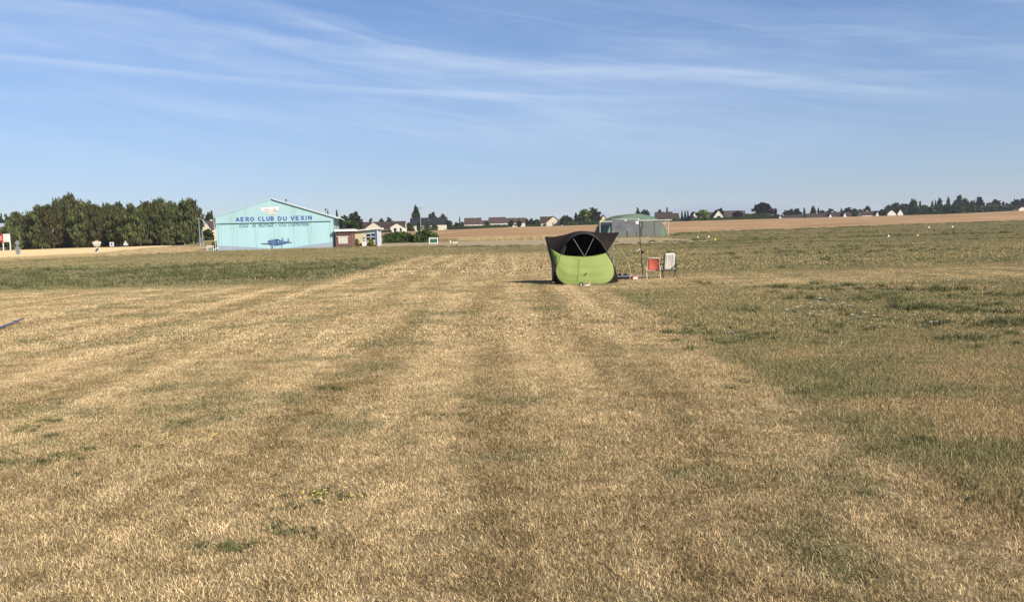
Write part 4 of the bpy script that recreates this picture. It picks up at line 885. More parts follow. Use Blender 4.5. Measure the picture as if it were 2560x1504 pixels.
# houses and sheds at the left
house(509, 529, 300, 568, 553, 'cream gable house with brown roof behind the roadside trees', 'cream2', 'tile2', gable='front', dep=10, chim=.3, ov=.5)
house(521, 545, 303, 566, 553.5, 'brown roof of the house behind the hangar corner', 'cream2', 'tile2', dep=9)
house(-60, 31, 300, 574, 558.5, 'grey sheet roofed farm shed behind the red billboard', 'darkwall', 'roofgrey', dep=16, name='farm_shed')

# ------------------------------------------------------------------ village hedges and trees
for a in [(916, 978, 440, 1.6, 'low dark hedge before the cream bungalow', 21), (1122, 1206, 474, 2.0, 'long clipped hedge before the cypress bungalow', 22), (1206, 1273, 478, 1.9, 'clipped hedge below the tallest brown bungalow', 23),
          (1060, 1094, 470, 1.6, 'low hedge in front of the white garden arches', 24), (1408, 1500, 500, 2.4, 'dark hedge under the bright green tree', 25), (1751, 1862, 562, 2.0, 'long bright clipped hedge before the chalet', 26),
          (1862, 1926, 566, 4.0, 'tall dark hedge under the copper beech', 27), (1730, 1752, 561, 1.9, 'short black green hedge by the white steep gable', 28), (1318, 1352, 508, 1.2, 'low grey green hedge before the steep brown roof', 29)]:
    hedge('hedge', a[0], a[1], a[2], a[3], 1.5, a[4], seed=a[5], py_noise=.12)
VG = 'village trees along the stubble field'
def vt(kind, px, top, w, Y, label, group=None): return tpx(kind, px, top, 0, w, Y, label, group, .0 if Y > 620 else .06)
vt('poplar', 1042, 517, 19, 500, 'tall rounded poplar beside the slate roofed house'); vt('round', 1081, 533, 27, 505, 'round dark tree behind the slate roofs'); vt('round', 1108, 538, 20, 515, 'pale distant tree beyond the slate roofs')
vt('bush', 1024, 556, 24, 470, 'dense garden bush beside the narrow cream gable'); vt('bush', 1048, 553, 12, 478, 'dark shrub before the slate roof by the poplar'); vt('bush', 1068, 553, 14, 474, 'shrub between the two slate roofs'); vt('bush', 1086, 556, 15, 473, 'shrub covering the slate roof over the carport')
vt('round', 1122, 551, 22, 490, 'loose tree at the corner of the carport'); vt('bush', 1141, 557, 18, 492, 'pale bush between carport and bungalow'); vt('conifer', 1150, 543, 7, 490, 'slim cypress between carport and brown bungalow'); vt('bush', 1156, 555, 12, 488, 'dark bush at the foot of the cypress')
vt('bush', 1220, 554, 12, 490, 'round shrub between the brown bungalows'); vt('round', 1278, 551, 15, 488, 'round clipped tree before the chimney bungalow', 'pair of clipped trees'); vt('round', 1298, 550.5, 13, 489, 'round clipped tree before the chimney bungalow', 'pair of clipped trees')
for q, t_, w_ in ((1316, 547, 12), (1328, 547, 15), (1342, 549, 18)): vt('round', q, t_, w_, 512, 'dark round tree filling the gap before the steep brown roof', 'dark round trees in the gap')
vt('bush', 1346, 556, 14, 500, 'grey green bush below the steep brown roof')
vt('round', 1414, 540, 28, 508, 'loose light tree next to the pale tall gable'); vt('conifer', 1440, 533, 18, 508, 'spiky conifer next to the bright green tree'); vt('bright', 1461, 522.5, 32, 512, 'bright green tree in the village edge'); vt('round', 1485, 521.5, 34, 515, 'dark full tree touching the bright green tree'); vt('round', 1425, 545, 20, 504, 'low dark tree under the spiky conifer')
vt('round', 1595, 521, 10, 590, 'ball shaped treetop above the arched shelter roof'); vt('round', 1612, 526, 26, 600, 'low tree crown above the arched shelter'); vt('conifer', 1668, 520, 12, 595, 'pointed treetop behind the wide brown roof'); vt('round', 1650, 525.5, 12, 595, 'small treetop behind the wide brown roof')
for q, t_ in ((1705, 528), (1713, 527), (1720, 527)): vt('conifer', q, t_, 9, 580, 'narrow dark conifer in a row of three', 'row of three conifers')
vt('bright', 1757, 524.5, 30, 566, 'bright green bushy tree beside the steep white gable'); vt('round', 1800, 522, 22, 592, 'tree behind the chalet roof'); vt('purple', 1845, 529, 24, 572, 'small dark purple tree before the broad brown roof')
vt('purple', 1906, 508.5, 44, 580, 'large domed copper beech, darkest crown of the village'); vt('conifer', 1939, 521.5, 17, 586, 'pointed spruce beside the copper beech'); vt('bush', 1930, 537, 18, 584, 'bush at the foot of the spruce')
FG = 'far trees behind the low roofs'
for q, t_, w_, kd in [(1965, 528, 22, 'round'), (1978, 524, 20, 'round'), (1992, 523.5, 22, 'purple'), (2011, 520.5, 12, 'conifer'), (2033, 517.5, 14, 'round'), (2046, 521, 13, 'conifer'), (2055, 527, 18, 'round'), (2077, 523, 22, 'round'), (2103, 521, 9, 'conifer'), (2119, 520, 26, 'round'), (2135, 523, 20, 'round'), (2168, 516.5, 18, 'round'), (2150, 525, 20, 'round')]:
    vt(kd, q, t_, w_, 640, {'round': 'rounded green treetop rising behind the low brown roofs', 'conifer': 'small pointed conifer behind the low brown roofs', 'purple': 'purplish treetop behind the low brown roofs'}[kd], FG)
for q, t_, w_, kd in [(2205, 524, 22, 'round'), (2222, 515, 26, 'round'), (2238, 509, 30, 'round'), (2255, 512, 26, 'round'), (2265, 511, 18, 'purple'), (2282, 501.5, 24, 'round'), (2300, 504.5, 14, 'conifer'), (2288, 516, 24, 'bright'), (2312, 514, 26, 'round'), (2330, 503, 12, 'conifer'), (2338, 502, 10, 'conifer'),
                      (2348, 498.5, 15, 'round'), (2345, 512, 34, 'round'), (2370, 495.5, 9, 'poplar'), (2368, 512, 26, 'round'), (2386, 505, 14, 'round'), (2397, 490.5, 20, 'round'), (2412, 499, 22, 'round'), (2405, 512, 30, 'round'), (2432, 504, 24, 'round'), (2449, 494.5, 21, 'purple'), (2470, 509, 16, 'round'), (2488, 500.5, 28, 'round'), (2507, 505, 18, 'conifer'),
                      (2520, 509, 22, 'round'), (2540, 501, 28, 'round'), (2556, 498, 26, 'round'), (2580, 500, 30, 'round'), (2610, 503, 34, 'round')]:
    vt(kd, q, t_, w_, 720 if t_ < 508 else 700, {'round': 'dark broad tree of the long tree line beyond the field', 'conifer': 'dark pointed conifer of the long tree line', 'purple': 'blackish purple tree of the long tree line', 'bright': 'paler willow in front of the long tree line', 'poplar': 'slender poplar rising from the long tree line'}[kd], 'tree line beyond the field')
for q, t_, w_, Y_, kd, lb in [(500, 533, 13, 290, 'conifer', 'dark spruce at the end of the birch grove'), (527, 534, 26, 330, 'round', 'round tree behind the cream gable house'), (533, 527, 15, 335, 'conifer', 'pointed spruce behind the hangar corner'), (520, 572, 34, 285, 'bush', 'dark bushes below the cream gable house'),
                              (822, 527, 9, 400, 'conifer', 'spruce tip above the hangar eave'), (844, 527.5, 13, 400, 'conifer', 'spruce beside the hangar eave'), (862, 542, 34, 380, 'round', 'dark broad tree next to the hangar wall'), (887, 532, 36, 400, 'round', 'tallest dark tree between hangar and bungalow'), (880, 554, 50, 330, 'bush', 'dense bushes behind the brick annex'),
                              (928, 547, 14, 500, 'round', 'small treetop above the bungalow roof'), (955, 548, 15, 500, 'round', 'treetop beside the thin mast'), (975, 545, 20, 500, 'round', 'wider treetop near the thin mast above the narrow gable'), (6, 542, 24, 330, 'round', 'tree above the grey shed roof'), (24, 540, 20, 330, 'round', 'dark tree between shed and grove'), (12, 570, 40, 262, 'bush', 'dark bush behind the red billboard'), (-25, 545, 40, 330, 'round', 'broad tree behind the far end of the grey shed')]:
    tpx(kd, q, t_, 0, w_, Y_, lb)
for q in np.arange(2205, 2580, 13.5):
    vt('bush' if random.random() < .6 else 'round', q+random.uniform(-3, 3), np.interp(q, [2200, 2260, 2400, 2580], [527, 519, 514, 516])+random.uniform(-3, 3), random.uniform(20, 30), 668, 'low dark bush at the foot of the long tree line', 'bushes below the tree line')
for q, t_, w_ in ((1975, 533, 24), (2000, 532, 20), (2060, 531, 26), (2130, 530, 24), (2145, 531, 20), (2204, 527, 20)): vt('round', q, t_, w_, 625, 'low green garden tree between the low brown roofs', 'garden trees between the low roofs')
g = G(963, 520); MB_ = MB(); hh = P(963, 521, 520).z-g.z; MB_.tube([(0, 0, -.2), (0, 0, hh)], .09, 5, .05); MB_.tube([(-.6, 0, hh*.93), (.6, 0, hh*.93)], .05, 4); tag(MB_.build('radio_mast', M['steel'], None, g), 'thin radio mast above the cream bungalow', 'mast')
# distant wooded ridge
xs_ = np.linspace(700, 3200, 220); hgt = (32+8*np.sin(xs_/410+1)+4*np.sin(xs_/97)+5*rng.uniform(0, 1, 220))*np.clip((xs_-700)/500, 0, 1); V = []
for x_, h_ in zip(xs_, hgt):
    V += [(x_, 2550, 0), (x_, 2680, h_*.85), (x_, 2850, h_), (x_, 3300, 0)]
ii = (np.arange(219)[:, None]*4+np.arange(3)[None]).ravel(); me = np_mesh('wooded_hills', np.array(V), np.stack([ii, ii+4, ii+5, ii+1], 1), M['ridge']); me.shade_smooth()
tag(link(bpy.data.objects.new('wooded_hills', me)), 'low wooded ridge far beyond the village', 'hills', kind='structure')

# ------------------------------------------------------------------ road signs, billboard, gate at the left
def sign(px, Y, label, cat='road sign'):
    g = G(px, Y); return thing('road_sign', g, label, cat, R(-4))
s1 = G(46, 118).z; kk = 118/F
e = sign(46, 118, 'grey back of a diamond road sign above a round sign back')
zb = lambda py, px=46, Y=118: P(px, py, Y).z-G(px, Y).z
def diamond(e, zc, r, mat, nm='diamond_plate', y=0): mb = MB(); mb.prism([(-r, zc), (0, zc-r), (r, zc), (0, zc+r)], y, y+.03); return mb.build(nm, mat, e)
MB().tube([(0, .05, -.2), (0, .05, zb(600))], .035, 6).build('pole', M['steel'], e); diamond(e, zb(607), .44, M['greysign'])
MB().box(-.24, .24, -.01, .03, zb(618.5), zb(615)).build('small_plate', M['greysign'], e); MB().box(-.47, .47, -.01, .03, zb(623), zb(619)).build('wide_plate', M['greysign'], e)
mb = MB(); mb.prism([(.38*math.cos(i*.3927), zb(630)+.38*math.sin(i*.3927)) for i in range(16)], 0, .03); mb.build('round_plate', M['greysign'], e)
e = sign(244, 116, 'cream town name sign over a yellow diamond with black stripe'); z4 = lambda py: P(244, py, 116).z-G(244, 116).z
for q in (-.4, .4): MB().tube([(q, .06, -.2), (q, .06, z4(604))], .03, 6).build('post', M['steel'], e)
MB().box(-.62, .62, 0, .03, z4(610), z4(603.5)).build('name_plate', M['white'], e); MB().box(-.46, .46, 0, .03, z4(615.5), z4(610.2)).build('lower_plate', M['yellow'], e); MB().box(-.24, .24, 0, .03, z4(603.3), z4(600.5)).build('route_plate', M['orange'], e)
d = diamond(e, z4(624), .46, M['white'], y=-.03); mb = MB(); r_ = .33; c_ = z4(624); mb.prism([(-r_, c_), (0, c_-r_), (r_, c_), (0, c_+r_)], -.045, -.031); mb.build('yellow_field', M['yellow'], d)
mb = MB(); mb.prism([(-.27, c_-.12), (-.12, c_-.27), (.27, c_+.12), (.12, c_+.27)], -.055, -.046); mb.build('black_stripe', M['black'], d)
e = sign(281, 117, 'square white road sign with a dark round symbol'); z4 = lambda py: P(281, py, 117).z-G(281, 117).z
MB().tube([(0, .05, -.2), (0, .05, z4(606))], .03, 6).build('pole', M['steel'], e); pl_ = MB().box(-.32, .32, 0, .03, z4(615.8), z4(605)).build('plate', M['white'], e)
mb = MB(); c_ = z4(610.3); mb.prism([(.14*math.cos(i*.628), c_+.14*math.sin(i*.628)) for i in range(10)], -.012, -.002); mb.build('symbol', M['plane_dark'], pl_)
e = sign(315.5, 119, 'white triangular warning sign beside the grove'); z4 = lambda py: P(315.5, py, 119).z-G(315.5, 119).z
MB().tube([(0, .05, -.2), (0, .05, z4(604))], .03, 6).build('pole', M['steel'], e)
pl_ = MB().prism([(-.44, z4(613.5)), (.44, z4(613.5)), (0, z4(600.8))], 0, .03).build('plate', M['offwhite'], e); MB().prism([(-.3, z4(612.3)), (.3, z4(612.3)), (0, z4(604))], -.012, -.002).build('inner_field', M['white'], pl_)
e = sign(502, 150, 'grey back of a give way sign under the lamp post'); z4 = lambda py: P(502, py, 150).z-G(502, 150).z
MB().tube([(0, .05, -.2), (0, .05, z4(592))], .04, 6).build('pole', M['steel'], e); MB().prism([(-.25, z4(604)), (0, z4(607)), (.25, z4(604)), (.3, z4(598)), (0, z4(590)), (-.3, z4(598))], 0, .03).build('plate', M['greysign'], e)
g = G(14, 210); e = thing('billboard', (G(-16, 210).x, 210, G(0, 210).z), 'red and white roadside billboard at the edge of the birches', 'billboard', R(-3)); k_ = 210/F; bw = 44*k_
z4 = lambda py: P(14, py, 210).z-G(14, 210).z
MB().box(0, 27.5*k_, 0, .15, z4(604), z4(585)).build('red_panel', M['red'], e); MB().box(27.6*k_, bw, 0, .15, z4(604.8), z4(584.5)).build('white_panel', M['white'], e)
for q in (.8, 2.6, bw-.15): MB().box(q-.1, q+.1, .16, .3, -.3, z4(585.5)).build('post', M['white'], e)
MB().prism([(18*k_, z4(596)), (22*k_, z4(594)), (24*k_, z4(590)), (20*k_, z4(591))], -.02, -.003).build('logo_mark', M['offwhite'], e); MB().box(18*k_, 26*k_, -.02, -.003, z4(599.2), z4(597)).build('print_line', M['emblem'], e)
for a, b, c_, d_ in ((34, 39, 589.5, 587.8), (31, 37, 600.5, 598.8), (30, 38, 603.5, 602)): MB().box(a*k_, b*k_, -.02, -.003, z4(c_), z4(d_)).build('print_line', M['emblem'], e)
Yg = 119.5; g = G(517, Yg); e = thing('barrier_gate', g, 'small white barred gate standing beside the hangar corner', 'gate', R(24)); 
for q in (0, .22, .44, .66, .88): MB().box(q, q+(.09 if q in (0, .88) else .045), -.02, .02, .0 if q in (0, .88) else .08, .9).build('bar', M['white'], e)
for z_ in (.02, .82): MB().box(.094, .876, -.015, .015, z_, z_+.08).build('rail', M['white'], e)
MB().tube([(.98, 0, .25), (1.7, .3, .6)], .045, 5).build('stay', M['white'], e)
g = G(537, 126); e = thing('orange_cabinet', g, 'orange utility box at the hangar corner by the gate', 'utility box'); MB().box(-.35, .25, -.2, .2, -.1, 1.35).build('body', M['orange'], e); MB().box(-.4, .3, -.24, .24, 1.352, 1.43).build('lid', M['orange'], e)

# ------------------------------------------------------------------ runway marker cones
for px, py, Yc, mat, lb in [(1744, 596, 125, 'cone_white', 'white marker cone by the earth strip'), (1772, 596, 128, 'cone_white', 'white marker cone by the earth strip'), (1788, 608, 100, 'cone_yellow', 'orange yellow marker cone at the tip of the earth strip'), (2221, 596, 95, 'cone_white', 'white marker cone paired with a yellow cone in the grass'),
                            (2294, 594, 95, 'cone_yellow', 'lemon yellow marker cone paired with a white cone'), (2322, 574, 175, 'cone_white', 'small white marker cone near the stubble edge'), (2381, 573, 175, 'cone_white', 'small white marker cone near the stubble edge')]:
    g = G(px, Yc); s = 5.5*Yc/F; e = thing('marker_cone', g, lb, 'marker cone', random.uniform(0, 1), 'runway marker cones')
    MB().lathe([(s*.62, -.03), (s*.62, .06), (s*.5, .09), (s*.12, s*.95), (s*.05, s)], 10).build('cone', M[mat], e); MB().lathe([(s*.7, -.03), (s*.7, .035), (s*.63, .04)], 10).build('base', M[mat], e)

# ------------------------------------------------------------------ pop-up tent
tb = hit(1440, 711.5); TYf = tb.y
tent = thing('pop_up_tent', (tb.x, tb.y, 0), 'lime green and dark brown pop-up shelter tent on the mown strip', 'tent')
ZS = 1915/220.0
def tp(x, y, d, zx=1340, zy=560):                         # zoomed measurement + depth behind the tent front -> tent-local point
    p = P(zx+x/ZS, zy+y/ZS, TYf+d); return Vector((p.x-tb.x, p.y-tb.y, max(p.z, -.02)))
def resample(c, n_):
    c = [Vector(q) for q in c]
    # Catmull-Rom refine, then equal arc length
    f = []
    for i in range(len(c)-1):
        p0, p1, p2, p3 = c[max(i-1, 0)], c[i], c[i+1], c[min(i+2, len(c)-1)]
        for k in range(8):
            t = k/8; f.append(.5*((2*p1)+(p2-p0)*t+(2*p0-5*p1+4*p2-p3)*t*t+(3*p1-p0-3*p2+p3)*t**3))
    f.append(c[-1]); L = [0]
    for a, b in zip(f[:-1], f[1:]): L.append(L[-1]+(b-a).length)
    out = []
    for s in np.linspace(0, L[-1], n_):
        i = min(max(int(np.searchsorted(L, s))-1, 0), len(f)-2); t = (s-L[i])/max(L[i+1]-L[i], 1e-9); out.append(f[i]+(f[i+1]-f[i])*t)
    return out
def coons(name, B, Tp, Lf, Rt, mat, parent, nu=28, nv=14, bulge=0.0, wr=0.0, th=.006, seed=0):
    B, Tp, Lf, Rt = resample(B, nu), resample(Tp, nu), resample(Lf, nv), resample(Rt, nv); g = random.Random(seed); ph = [g.uniform(0, 6.28) for _ in range(6)]; V = []
    for j in range(nv):
        v = j/(nv-1)
        for i in range(nu):
            u = i/(nu-1)
            p = B[i]*(1-v)+Tp[i]*v+Lf[j]*(1-u)+Rt[j]*u-(B[0]*(1-u)*(1-v)+B[-1]*u*(1-v)+Tp[0]*(1-u)*v+Tp[-1]*u*v)
            e_ = math.sin(math.pi*u)*math.sin(math.pi*v)
            p = p+Vector((0, -bulge*e_, 0))+Vector((0, wr*e_*(math.sin(7*u+5*v+ph[0])+.6*math.sin(13*u-9*v+ph[1])+.5*math.sin(21*v+ph[2])), wr*.5*e_*math.sin(11*u+8*v+ph[3])))
            V.append(p)
    Fs = [(j*nu+i, j*nu+i+1, (j+1)*nu+i+1, (j+1)*nu+i) for j in range(nv-1) for i in range(nu-1)]
    mb = MB(); mb.add(V, Fs); o = mb.build(name, mat, parent, smooth=True)
    if th: sd = o.modifiers.new('thickness', 'SOLIDIFY'); sd.thickness = th
    return o
D = lambda y: .0 if y > 1300 else (1300-y)/1000*.55           # the front leans back with height
Q = lambda pts, dd=0.0: [tp(x, y, D(y)+dd) for x, y in pts]
botf = [(430, 1000), (440, 1090), (500, 1210), (620, 1305), (720, 1335), (900, 1328), (1200, 1318), (1480, 1300), (1620, 1230), (1700, 1110), (1712, 990)]
lef = [(430, 1000), (455, 860), (495, 750), (535, 650)]; rig = [(1712, 990), (1690, 890), (1650, 800), (1540, 620)]; sag = [(535, 650), (650, 682), (800, 697), (1050, 705), (1250, 690), (1400, 660), (1540, 620)]
fp = coons('front_panel', Q(botf), Q(sag), Q(lef), Q(rig), M['tent_green'], tent, 44, 26, .10, .020, .005, 3)
MB().tube(resample(Q(botf, -.015), 40), .011, 5).build('hoop_binding', M['tent_black'], fp); MB().tube(resample(Q(lef, -.015), 12), .011, 5).build('hoop_binding', M['tent_black'], fp); MB().tube(resample(Q(rig, -.015), 12), .011, 5).build('hoop_binding', M['tent_black'], fp)
MB().tube(resample(Q(sag, -.012), 20), .006, 4).build('edge_binding', M['tent_side'], fp)
zp = [tp(x, y, D(y)-b_) for x, y, b_ in ((1020, 716, .02), (975, 770, .06), (950, 810, .09), (940, 950, .115), (920, 1080, .10), (898, 1250, .04))]
MB().tube(resample(zp, 24), .005, 4).build('door_zip', M['tent_side'], fp)
MB().tube(resample([tp(x, y, D(y)-b_) for x, y, b_ in ((888, 735, .03), (930, 775, .06), (952, 808, .095))], 8), .004, 4).build('door_seam', M['tent_side'], fp)
mb = MB(); mb.add([tp(x, y, D(y)-.115) for x, y in ((1062, 1085), (1085, 1065), (1112, 1060), (1100, 1090), (1070, 1106))], [(0, 1, 2, 3, 4)]); mb.build('door_toggle', M['bright'], fp)
mb = MB(); mb.add([tp(x, y, D(y)-.06) for x, y in ((800, 1318), (850, 1290), (895, 1262), (890, 1278), (840, 1308))], [(0, 1, 2, 3, 4)]); mb.build('door_flap', M['tent_side'], fp)
fa = [(535, 645), (575, 520), (640, 420), (750, 315), (900, 238), (1050, 215), (1200, 240), (1310, 305), (1420, 410), (1500, 540), (1540, 605)]
DA = lambda y: .36+(650-y)/435*.10
arch_f = [tp(x, y, DA(y)) for x, y in fa]
rear = [tp(x, y, d) for x, y, d in ((195, 268, .95), (330, 278, .97), (450, 266, 1.0), (650, 226, 1.05), (830, 172, 1.08), (1000, 150, 1.1), (1150, 164, 1.08), (1400, 186, 1.05), (1650, 187, 1.0), (1810, 176, .95))]
cl_ = [tp(x, y, d) for x, y, d in ((535, 645, .36), (400, 570, .58), (262, 432, .82), (195, 268, .95))]; cr_ = [tp(x, y, d) for x, y, d in ((1540, 605, .37), (1600, 520, .5), (1690, 390, .72), (1810, 176, .95))]
cp = coons('canopy', arch_f, rear, cl_, cr_, M['tent_brown'], tent, 60, 22, .02, .022, .005, 5)
MB().tube(resample(arch_f, 40), .016, 6).build('arch_binding', M['tent_black'], cp)
va = [tp(x, y, DA(y)-.05) for x, y in fa[2:9]]; vo = [tp(x, y, DA(y)+.03) for x, y in ((655, 372), (715, 285), (870, 182), (1040, 157), (1190, 182), (1310, 272), (1440, 405))]
coons('visor', va, vo, [va[0], vo[0]], [va[-1], vo[-1]], M['tent_visor'], cp, 28, 5, .02, 0, .005, 6)
bkl = tp(395, 1290, 1.9); bkr = tp(1760, 1240, 1.9); bkl = Vector((bkl.x+.15, 1.9, -.01)); bkr = Vector((bkr.x-.05, 1.9, -.01))
lb_ = [tp(345, 1180, .95)+Vector((0, 0, 0)), tp(340, 900, .95), tp(270, 600, .95), tp(195, 268, .95)]; lb_[0].z = 0.0
rb0 = tp(1785, 1252, .95); rb0.z = 0.0
rside = [rb0, tp(1735, 1000, .7), tp(1645, 790, .75), tp(1545, 598, .8)]; rb_ = rside+[tp(1480, 400, 1.0), tp(1400, 187, 1.05)]
bt = [lb_[0], lb_[0]*.55+bkl*.45+Vector((-.05, .25, 0)), bkl+Vector((.2, 0, 0)), bkl*.5+bkr*.5+Vector((0, .12, 0)), bkr-Vector((.2, 0, 0)), rb_[0]*.55+bkr*.45+Vector((.05, .25, 0)), rb_[0]]
coons('back_wall', bt, rear[:8], lb_, rb_, M['tent_black'], tent, 36, 16, -.25, .008, .005, 7)
sl_b = [tp(430, 1000, D(1000)+.01), Vector((tp(430, 1150, .2).x, .35, .02)), lb_[0]]
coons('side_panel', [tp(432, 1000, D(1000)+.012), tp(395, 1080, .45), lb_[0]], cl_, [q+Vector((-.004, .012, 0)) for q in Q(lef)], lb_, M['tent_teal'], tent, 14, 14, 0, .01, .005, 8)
sp_ = [(305, 512, .74), (400, 582, .56), (528, 655, .36), (480, 790, .27), (425, 915, .20), (385, 780, .42), (340, 640, .60)]
mb = MB(); mb.add([tp(x, y, d-.06) for x, y, d in sp_], [(0, 1, 6), (1, 5, 6), (1, 2, 5), (2, 3, 5), (3, 4, 5)]); o = mb.build('side_window', M['tent_side'], tent, smooth=True); o.modifiers.new('thickness', 'SOLIDIFY').thickness = .004
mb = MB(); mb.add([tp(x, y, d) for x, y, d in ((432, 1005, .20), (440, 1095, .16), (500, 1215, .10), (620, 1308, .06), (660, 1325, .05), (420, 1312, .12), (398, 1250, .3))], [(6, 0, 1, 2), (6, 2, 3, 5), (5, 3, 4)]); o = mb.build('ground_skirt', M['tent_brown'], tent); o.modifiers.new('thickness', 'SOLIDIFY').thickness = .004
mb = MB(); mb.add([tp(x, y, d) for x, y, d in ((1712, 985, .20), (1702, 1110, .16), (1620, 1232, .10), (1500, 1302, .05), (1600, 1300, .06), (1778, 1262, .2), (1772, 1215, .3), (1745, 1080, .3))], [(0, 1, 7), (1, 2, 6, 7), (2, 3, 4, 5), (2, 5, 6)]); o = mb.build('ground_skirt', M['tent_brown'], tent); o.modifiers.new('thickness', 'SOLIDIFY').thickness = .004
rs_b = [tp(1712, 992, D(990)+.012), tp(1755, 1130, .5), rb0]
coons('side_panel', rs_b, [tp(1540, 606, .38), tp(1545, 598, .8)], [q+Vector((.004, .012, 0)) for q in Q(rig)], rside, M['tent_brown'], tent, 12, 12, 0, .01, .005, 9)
MB().tube([tp(815, 322, .40), tp(930, 505, .35), tp(1052, 702, .30)], .008, 6).build('strut', M['pole'], tent); MB().tube([tp(1255, 305, .40), tp(1160, 500, .35), tp(1060, 700, .295)], .008, 6).build('strut', M['pole'], tent)
mb = MB(); mb.add([tp(x, y, .44) for x, y in ((565, 640), (610, 500), (665, 460), (650, 520), (615, 640))], [(0, 1, 2, 3, 4)]); o = mb.build('rolled_flap', M['tent_visor'], tent); o.modifiers.new('t', 'SOLIDIFY').thickness = .02
fl_ = MB(); q = [lb_[0], bkl, bkr, rb_[0], tp(1550, 1300, .08), tp(700, 1325, .06)]; fl_.add([Vector((a.x, a.y, .012)) for a in q], [(0, 5, 4, 3, 2, 1)]); fl_.build('groundsheet', M['tent_black'], tent)
# guy lines and pegs
def rope(pts, label, mat='offwhite', r=.004, nm='guy_rope'):
    a = Vector(pts[0]); mb = MB(); mb.tube([Vector(p)-a for p in pts], r, 4); return tag(mb.build(nm, M[mat], None, a), label, 'rope')
lt = tp(262, 470, .84)+tb
peg = hit(1341, 708); rp_ = rope([lt, (lt+peg)*.5-Vector((0, 0, .02)), peg], 'taut guy rope running from the shaded tent wing to the turf', 'steel')
fl2 = MB(); fl2.add([(-.03, 0, 0), (.03, 0, .01), (.04, .004, .09), (-.02, 0, .08)], [(0, 1, 2, 3)]); q = fl2.build('rope_flag', M['offwhite'], rp_, (peg-lt)*.60); q.modifiers.new('t', 'SOLIDIFY').thickness = .004
for px, py, Yd, s, lb in ((1288, 674, 33, .8, 'pale litter scrap on the mown strip beyond the tent shadow'), (1546, 672, 33.5, 1, 'pale litter scrap in the grass behind the crate'), (1596, 678, 32.5, 1, 'pale litter scrap beside the board frame foot'), (1600, 664, 34.5, 1, 'pale litter scrap in the grass behind the board frame')):
    g = hit(px, py); mb = MB(); mb.add([(-.04, 0, -.01), (.03, .02, -.01), (.06, .05, .05), (0, .06, .07), (-.05, .04, .04)], [(0, 1, 2, 3, 4)]); o = mb.build('litter_scrap', M['chair_frame'], None, g); o.modifiers.new('t', 'SOLIDIFY').thickness = .01; tag(o, lb, 'litter')
# little black speaker and a white bag by the tent door
g = hit(1453, 715); e = thing('small_speaker', g, 'small black box with round white face in front of the tent', 'speaker', R(-5))
MB().box(-.065, .065, 0, .10, 0, .115).build('case', M['black'], e); mb = MB(); mb.prism([(.026*math.cos(i*.524), .05+.03*math.sin(i*.524)) for i in range(12)], -.012, .0); mb.build('dial', M['white'], e); MB().box(-.055, .055, -.004, .001, .10, .108).build('trim', M['steel'], e)
g = hit(1468, 714.5); e = thing('crumpled_bag', g, 'crumpled white and orange bag at the tent door', 'bag')
mb = MB(); mb.add([(-.11, -.02, .0), (.0, -.05, .0), (.10, -.02, 0), (.05, .06, 0), (-.08, .05, 0), (-.10, 0, .035), (-.02, -.02, .05), (.06, 0, .06), (.10, .01, .15), (.06, .03, .13), (.03, .03, .05)],
               [(0, 1, 6, 5), (1, 2, 7, 6), (2, 8, 7), (7, 8, 9), (7, 9, 10), (2, 3, 9, 8), (3, 4, 5, 10), (5, 6, 7, 10), (0, 5, 4), (3, 10, 9)]); mb.build('bag_body', M['offwhite'], e)
MB().box(.05, .09, -.03, .02, .09, .14).build('orange_strap', M['orange'], e)

# ------------------------------------------------------------------ board on a tubular frame
bz = lambda x, y, Yd: P(1500+x/ZS, 540+y/ZS, Yd)
fb = hit(1607, 691); YB = fb.y+.15
root = Vector((fb.x, YB, 0)); bd = thing('board_frame', root, 'grey mottled board on a thin tubular stand beside the tent', 'board')
lp = [bz(262, 95, YB)-root, bz(272, 330, YB)-root, bz(280, 700, YB)-root, bz(298, 1000, YB)-root, bz(310, 1290, YB)-root]; lp[-1].z = -.02
rp = [bz(855, 95, YB)-root, bz(870, 480, YB)-root, bz(890, 720, YB)-root, bz(912, 1000, YB)-root, bz(932, 1290, YB)-root]; rp[-1].z = -.02
tpb = [bz(262, 95, YB)-root, bz(272, 72, YB)-root, bz(560, 66, YB)-root, bz(835, 62, YB)-root, bz(855, 95, YB)-root]
MB().tube(lp, .016, 6).build('post', M['steel'], bd); MB().tube(rp, .016, 6).build('post', M['dark'], bd); MB().tube(resample(tpb, 14), .015, 6).build('top_bar', M['steel'], bd)
c4 = [bz(x, y, YB-.02)-root for x, y in ((275, 325), (842, 318), (842, 92), (275, 96))]; mb = MB(); mb.add(c4+[q+Vector((0, .03, 0)) for q in c4], [(0, 1, 2, 3), (7, 6, 5, 4), (0, 4, 5, 1), (1, 5, 6, 2), (2, 6, 7, 3), (3, 7, 4, 0)]); bo = mb.build('board_panel', M['board'], bd)
def onb(nm, pts, mat, dy=-.03): mb = MB(); q = [bz(x, y, YB+dy)-root for x, y in pts]; mb.add(q+[a+Vector((0, .006, 0)) for a in q], [(0, 1, 2, 3), (7, 6, 5, 4), (0, 4, 5, 1), (1, 5, 6, 2), (2, 6, 7, 3), (3, 7, 4, 0)]); return mb.build(nm, mat, bo)
onb('paper_note', ((776, 176), (845, 174), (845, 105), (776, 106)), M['white']); onb('clip', ((524, 108), (590, 106), (585, 82), (530, 84)), M['white']); onb('clip', ((820, 74), (852, 74), (850, 48), (824, 50)), M['white'], -.035)
br_ = [bz(330, 1310, YB)-root, bz(640, 1306, YB)-root, bz(935, 1302, YB)-root]
for q in br_: q.z = max(q.z, .03)
MB().tube(br_, .014, 6).build('base_rail', M['steel'], bd)
